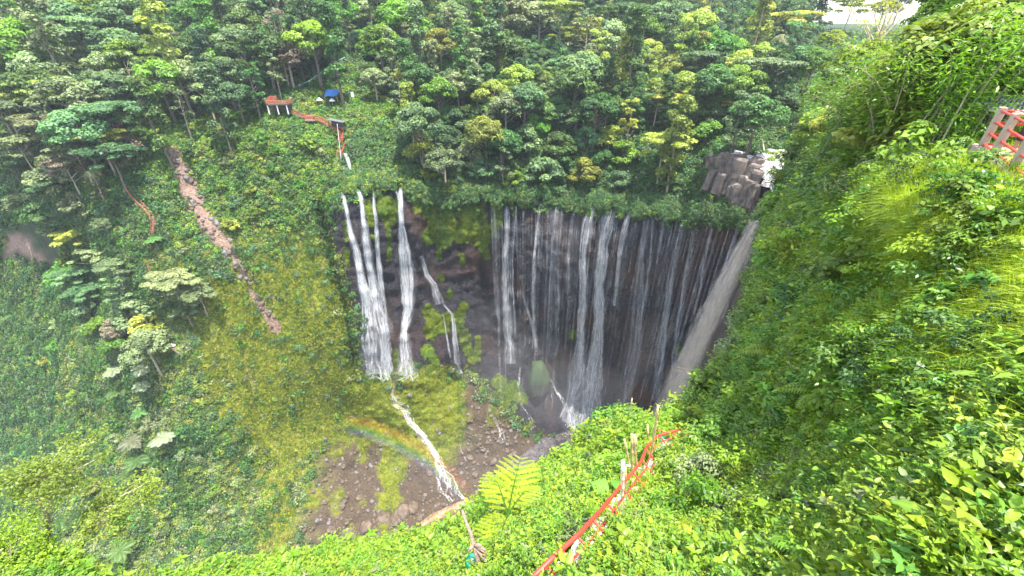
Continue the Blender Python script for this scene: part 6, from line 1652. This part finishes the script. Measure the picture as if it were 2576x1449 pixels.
# yellow sheets high in the left forest
for x, y, lb in ((262,132,"yellow tarpaulin scrap hanging in the left forest, lower one"),(275,122,"yellow tarpaulin scrap hanging in the left forest, upper one")): 
    pass
def block_mesh(name, sd, mat):
    """jointed basalt block: several broken prisms grown together"""
    import bmesh
    rg = np.random.default_rng(sd); bm = bmesh.new()
    for q in range(4):
        n = int(rg.integers(4, 7)); c = rg.normal(size=2) * .38; a0 = rg.uniform(0, 6); h0, h1 = -1.0, rg.uniform(.35, 1.0); rr_ = rg.uniform(.45, .75); tilt = rg.normal(size=2) * .12
        ring = []
        for z, f in ((h0, 1.1), (rg.uniform(-.3, .2), 1.03), (h1 - .12, 1.0), (h1, .86)):
            ring.append([bm.verts.new((c[0] + math.cos(a0 + 6.283 * k / n) * rr_ * f + tilt[0] * z, c[1] + math.sin(a0 + 6.283 * k / n) * rr_ * f + tilt[1] * z, z + rg.normal() * .05)) for k in range(n)])
        for A_, B_ in zip(ring[:-1], ring[1:]):
            for k in range(n): bm.faces.new((A_[k], A_[(k + 1) % n], B_[(k + 1) % n], B_[k]))
        bm.faces.new(ring[-1]); bm.faces.new(ring[0][::-1])
    bmesh.ops.subdivide_edges(bm, edges=bm.edges[:], cuts=2, use_grid_fill=True)
    P = np.array([v.co[:] for v in bm.verts]); P = P * (1 + .10 * fbm(P * 2.2 + sd, 3, sd))[:, None]
    for v, p_ in zip(bm.verts, P): v.co = p_
    me = bpy.data.meshes.new(name); bm.to_mesh(me); bm.free(); me.materials.append(mat); return me
# boulders at the river lip with pale water-polished top
M_PALE = mat_rock("polished_rock", (.34, .31, .29), (.74, .69, .64))
M_CLF = mat_rock("cliff_rock", (.05, .042, .04), (.22, .175, .145))
rg = np.random.default_rng(41); bi = []
for i, (x, y, s_, k) in enumerate([(1880,398,3.0,0),(1905,405,3.4,0),(1935,400,3.2,0),(1960,398,3.0,0),(1925,425,2.6,0),(1940,440,2.2,0),(1965,420,2.6,0),(1985,405,2.4,0),(1955,385,2.2,0),(1905,388,2.0,0),(1850,392,2.2,0),(1932,462,1.6,0),(1968,448,1.8,0),
     (1815,420,3.0,1),(1835,425,3.0,1),(1855,415,3.2,1),(1880,430,3.2,1),(1815,448,3.0,1),(1850,450,3.0,1),(1880,460,3.2,1),(1905,450,3.0,1),(1890,490,2.6,1),(1868,490,2.8,1),(1845,480,2.4,1),(1880,520,2.0,1),(1790,410,2.2,1)]):
    p = G(x, y); o = link("rock", block_mesh("rock", 200 + i, M_PALE if k == 0 else M_CLF), None, p)
    o.scale = (s_, s_ * .8, s_ * (.42 if k == 0 else 1.25)); o.rotation_euler = (rg.uniform(-.15, .15), rg.uniform(-.15, .15), rg.uniform(0, 6))
    bi.append((o, "pale water-polished rock" if k == 0 else "blocky grey-brown rock", x, y, ("at the river lip, back row" if y < 402 else "at the river lip, front row") if k == 0 else ("in the upper cliff by the river" if y < 440 else "in the lower cliff by the river")))
auto_label(bi, "rock", "rocks at the river lip")
stream([(1985,392,12),(1960,402,14),(1935,412,16),(1928,430,14),(1935,450,12),(1940,470,10),(1942,492,10)], "white water tumbling over the rocks into the muddy waterfall", 14, .2, .8, 31, 3.2)
seg("fallen_trunk", G(1922, 380) * .99, G(1918, 352) * .985, .22, BARKL, "pale fallen trunk leaning above the river lip", "trunk", None)

# right-hand platform with railing, shelter roof and two people
pb = pxat(2471, 366, 13.2); plat = empty("viewing_platform", pb)
# axes of the deck: u along the front edge (towards the viewer and right), v inwards
e1 = pxat(2554, 391, 11.2) - pb; e1.z = 0; e1.normalize(); e2 = Vector((-e1.y, e1.x, 0))
if e2.x < 0: e2 = -e2
Rm = Matrix((e1, e2, Vector((0, 0, 1)))).transposed()
def pbox(par, name, c, size, mat):
    mb = MB(); mb.box(Rm @ Vector(c), size, Rm); o = mb.obj(name, mat, par); b_ = o.modifiers.new("b", 'BEVEL'); b_.width = .015; return o
pbox(plat, "deck", (3.0, 1.6, -.16), (6.6, 3.6, .3), CONC)
mb = MB(); mb.box(Rm @ Vector((3.0, 1.7, -1.6)), (6.0, 3.0, 2.6), Rm); mb.obj("foundation", simple("masonry", (.16, .15, .14), .9, 0, .4, 2.5, .8), plat)
for u, v_ in ((0, 0), (1.15, 0), (2.83, 0), (4.4, 0), (0.0, 3.2), (2.8, 3.2)):
    pbox(plat, "post", (u, v_, .55), (.20, .16, 1.1), CONC)
def prail(a, b_, nm="rail"):
    mb = MB(); mb.tube([Rm @ Vector(a), Rm @ Vector(b_)], .035, 8); mb.obj(nm, RED, plat, True)
for z in (1.0, .68, .36, .05):
    prail((0, 0, z), (4.4, 0, z)); prail((0, 0, z), (0, 3.2, z)); prail((0, 3.2, z), (4.4, 3.2, z))
tag(plat, "concrete viewing platform with red rails between square posts at the right edge", "viewing platform")
# shelter with corrugated translucent roof
rf = empty("shelter", pxat(2500, 300, 18.5))
mb = MB(); nU, nV = 60, 2; r0_ = rf.location
c00, c10, c01, c11 = pxat(2440, 267, 18) - r0_, pxat(2640, 292, 16.5) - r0_, pxat(2492, 236, 20.5) - r0_, pxat(2640, 244, 20.0) - r0_
V = []
for i in range(nU + 1):
    for j in range(5):
        a = i / nU; b_ = j / 4; q = (c00 * (1 - a) + c10 * a) * (1 - b_) + (c01 * (1 - a) + c11 * a) * b_; V.append(q + Vector((0, 0, .035 * math.sin(i * 1.6))))
mb.add(V, [(i * 5 + j, (i + 1) * 5 + j, (i + 1) * 5 + j + 1, i * 5 + j + 1) for i in range(nU) for j in range(4)])
o = mb.obj("roof", simple("grey_sheet_roof", (.33, .35, .37), .5, 0, .12, 3), rf); sm = o.modifiers.new("s", 'SOLIDIFY'); sm.thickness = .015
for a, b_ in ((c00, c01), (c00, c10)): 
    mb = MB(); mb.tube([a - Vector((0, 0, .06)), b_ - Vector((0, 0, .06))], .045, 6); mb.obj("edge_beam", BAMW, rf)
for q in (c00, c00.lerp(c10, .6), c01): mb = MB(); mb.tube([q - Vector((0, 0, 3.4)), q], .05, 7); mb.obj("post", BAMB, rf)
tag(rf, "grey corrugated shelter roof behind the platform at the right edge", "shelter")

# people on the platform
SKIN = simple("skin", (.50, .33, .24), .6, 0, .06, 4); HAIR = simple("black_hair", (.012, .010, .010), .45, 0, .2, 20)
def person(p, rz, top, bottom, label, arms, height=1.58, hair_long=True):
    """one skinned body; hair, shirt and skirt as clothing children"""
    s_ = height / 1.7; j = {}
    j['pel'] = (0, 0, .92); j['wa'] = (0, .01, 1.08); j['ch'] = (0, .02, 1.28); j['nk'] = (0, .01, 1.44); j['hd0'] = (0, -.02, 1.53); j['hd'] = (0, -.02, 1.63)
    ed = [('pel', 'wa'), ('wa', 'ch'), ('ch', 'nk'), ('nk', 'hd0'), ('hd0', 'hd')]
    rad = {'pel': .135, 'wa': .11, 'ch': .135, 'nk': .052, 'hd0': .07, 'hd': .095}
    for sg, n_ in ((-1, 'l'), (1, 'r')):
        j['hip' + n_] = (sg * .09, 0, .86); j['kn' + n_] = (sg * .10, -.02 - .06 * (n_ == 'l'), .48); j['an' + n_] = (sg * .10, .03 * sg, .08); j['to' + n_] = (sg * .11, .03 * sg - .16, .03)
        j['sh' + n_] = (sg * .17, .02, 1.38); e_, h_ = arms; j['el' + n_] = (sg * .24, e_[0], e_[1]); j['ha' + n_] = (sg * .17, h_[0], h_[1])
        ed += [('pel', 'hip' + n_), ('hip' + n_, 'kn' + n_), ('kn' + n_, 'an' + n_), ('an' + n_, 'to' + n_), ('ch', 'sh' + n_), ('sh' + n_, 'el' + n_), ('el' + n_, 'ha' + n_)]
        rad.update({'hip' + n_: .095, 'kn' + n_: .058, 'an' + n_: .040, 'to' + n_: .032, 'sh' + n_: .052, 'el' + n_: .037, 'ha' + n_: .024})
        hp_ = Vector(j['ha' + n_]); dr = (hp_ - Vector(j['el' + n_])).normalized()
        j['pm' + n_] = tuple(hp_ + dr * .06); ed.append(('ha' + n_, 'pm' + n_)); rad['pm' + n_] = .028
        sdv = dr.cross(Vector((0, 0, 1))).normalized()
        for q in range(5):
            off_ = sdv * ((q - 1.5) * .019) if q < 4 else sdv * (-.045)
            ln_ = (.062, .072, .068, .052, .045)[q]; st_ = hp_ + dr * (.085 if q < 4 else .03) + off_
            j['f%d' % q + n_] = tuple(st_); j['g%d' % q + n_] = tuple(st_ + dr * ln_ + Vector((0, 0, -.025)))
            ed += [('pm' + n_, 'f%d' % q + n_), ('f%d' % q + n_, 'g%d' % q + n_)]; rad['f%d' % q + n_] = .009; rad['g%d' % q + n_] = .007
    ks = list(j); me = bpy.data.meshes.new("person"); me.from_pydata([tuple(c * s_ for c in j[k]) for k in ks], [(ks.index(a), ks.index(b_)) for a, b_ in ed], [])
    me.materials.append(SKIN); o = link("person", me, None, p); o.rotation_euler = (0, 0, rz)
    sk = o.modifiers.new("skin", 'SKIN')
    for k, v_ in zip(ks, me.skin_vertices[0].data): v_.radius = (rad[k] * s_, rad[k] * s_ * (.72 if k in ('pel', 'wa', 'ch') else 1)); v_.use_root = (k == 'pel')
    sb = o.modifiers.new("sub", 'SUBSURF'); sb.levels = sb.render_levels = 1
    def ell(name, prof, mat, sy=.72, arms_=False):
        mb = MB(); n = 18; V = []
        for (r_, z, yo) in prof:
            for k in range(n): V.append((math.cos(2 * math.pi * k / n) * r_ * s_, (math.sin(2 * math.pi * k / n) * r_ * sy + yo) * s_, z * s_))
        mb.add(V, [(i * n + k, i * n + (k + 1) % n, (i + 1) * n + (k + 1) % n, (i + 1) * n + k) for i in range(len(prof) - 1) for k in range(n)])
        if arms_:
            for n_ in 'lr': mb.tube([Vector(j['sh' + n_]) * s_, Vector(j['sh' + n_]).lerp(Vector(j['el' + n_]), .75) * s_], [.068 * s_, .056 * s_], 9)
        c_ = mb.obj(name, mat, o, True); return c_
    ell("shirt", [(.07, 1.45, .01), (.13, 1.42, .01), (.185, 1.37, .02), (.18, 1.25, .02), (.155, 1.10, .01), (.165, .98, 0), (.17, .93, 0)], top, .72, True)
    ell("skirt", [(.16, 1.0, 0), (.175, .92, 0), (.20, .78, 0), (.21, .60, 0), (.20, .45, 0)], bottom, .8)
    if True:
        mb = MB(); n = 14; V = []
        for (r_, z, yo) in [(.01, 1.755, .0), (.07, 1.74, .0), (.108, 1.68, .012), (.112, 1.62, .03), (.10, 1.54, .055), (.085, 1.42, .085), (.06, 1.26, .10), (.02, 1.18, .10)]:
            for k in range(n):
                a = 2 * math.pi * k / n; yy_ = math.sin(a) * r_; 
                if z < 1.70 and yy_ < -.02: yy_ = -.02
                V.append((math.cos(a) * r_ * s_, (yy_ + yo) * s_, z * s_))
        mb.add(V, [(i * n + k, i * n + (k + 1) % n, (i + 1) * n + (k + 1) % n, (i + 1) * n + k) for i in range(7) for k in range(n)]); mb.obj("hair", HAIR, o, True)
    for nm, pts_, r_, mt in (("nose", [(0, -.105, 1.64), (0, -.135, 1.615)], .012, SKIN), ("mouth", [(-.022, -.108, 1.575), (.022, -.108, 1.575)], .007, simple("lips", (.4, .12, .1), .5)), ("eye", [(-.035, -.098, 1.65), (-.028, -.104, 1.65)], .010, HAIR), ("eye", [(.028, -.104, 1.65), (.035, -.098, 1.65)], .010, HAIR), ("ear", [(-.095, -.01, 1.65), (-.10, .0, 1.61)], .014, SKIN), ("ear", [(.095, -.01, 1.65), (.10, .0, 1.61)], .014, SKIN)):
        mb = MB(); mb.tube([Vector(q) * s_ for q in pts_], r_ * s_, 6); mb.obj(nm, mt, o, True)
    return tag(o, label, "person")
deck_p = lambda u, v_: pb + Rm @ Vector((u, v_, 0))
yaw = math.atan2(e1.y, e1.x)
person(deck_p(1.1, .45), yaw + .1, simple("grey_shirt", (.16, .16, .17), .8, 0, .2, 6), simple("black_skirt", (.03, .022, .028), .8, 0, .2, 6), "woman with long black hair in grey top and black skirt standing behind the rails", ((-.16, 1.12), (-.36, 1.18)))
person(deck_p(1.0, 1.15), yaw + .9, simple("blue_shirt", (.05, .09, .26), .8, 0, .2, 6), simple("dark_trousers", (.02, .02, .025), .8, 0, .2, 6), "person in a dark blue top cut off by the right edge", ((.02, 1.10), (-.10, .95)))
HAZE = 0.00018
# ================================================================== AIR AND SPRAY
def vol_mat(name, col, dens, an=.2):
    m, t, out = new_mat(name)
    v = N(t, "ShaderNodeVolumePrincipled"); v.inputs['Color'].default_value = (*col, 1); v.inputs['Density'].default_value = dens; v.inputs['Anisotropy'].default_value = an
    t.links.new(v.outputs[0], out.inputs['Volume']); m.cycles.homogeneous_volume = True
    return m
mb = MB(); mb.box((0, 260, -40), (1300, 1100, 330)); hz = mb.obj("haze", vol_mat("haze_air", (.80, .88, 1.0), HAZE), None)
tag(hz, "thin bluish haze filling the gorge", kind="stuff")
def spray(x, y, Y, rx, ry, rz, d):
    import bmesh
    bm = bmesh.new(); bmesh.ops.create_icosphere(bm, subdivisions=3, radius=1); me = bpy.data.meshes.new("spray"); bm.to_mesh(me); bm.free()
    me.materials.append(vol_mat("spray_mist", (.86, .88, .95), d, .1)); r1 = ray(x, y)
    o = link("spray", me, None, Vector(r1 * (Y / r1[1]))); o.scale = (rx, ry, rz)
    for f in me.polygons: f.use_smooth = True
    return tag(o, "soft spray drifting in front of the shaded falls and over the gorge floor", kind="stuff")
spray(1330, 960, 118, 20, 9, 22, .0024)
spray(1440, 1000, 112, 22, 11, 17, .0024)
spray(1230, 880, 117, 14, 9, 22, .0018)
spray(1150, 1150, 98, 26, 12, 12, .0018)
spray(1640, 950, 104, 12, 9, 26, .0018)
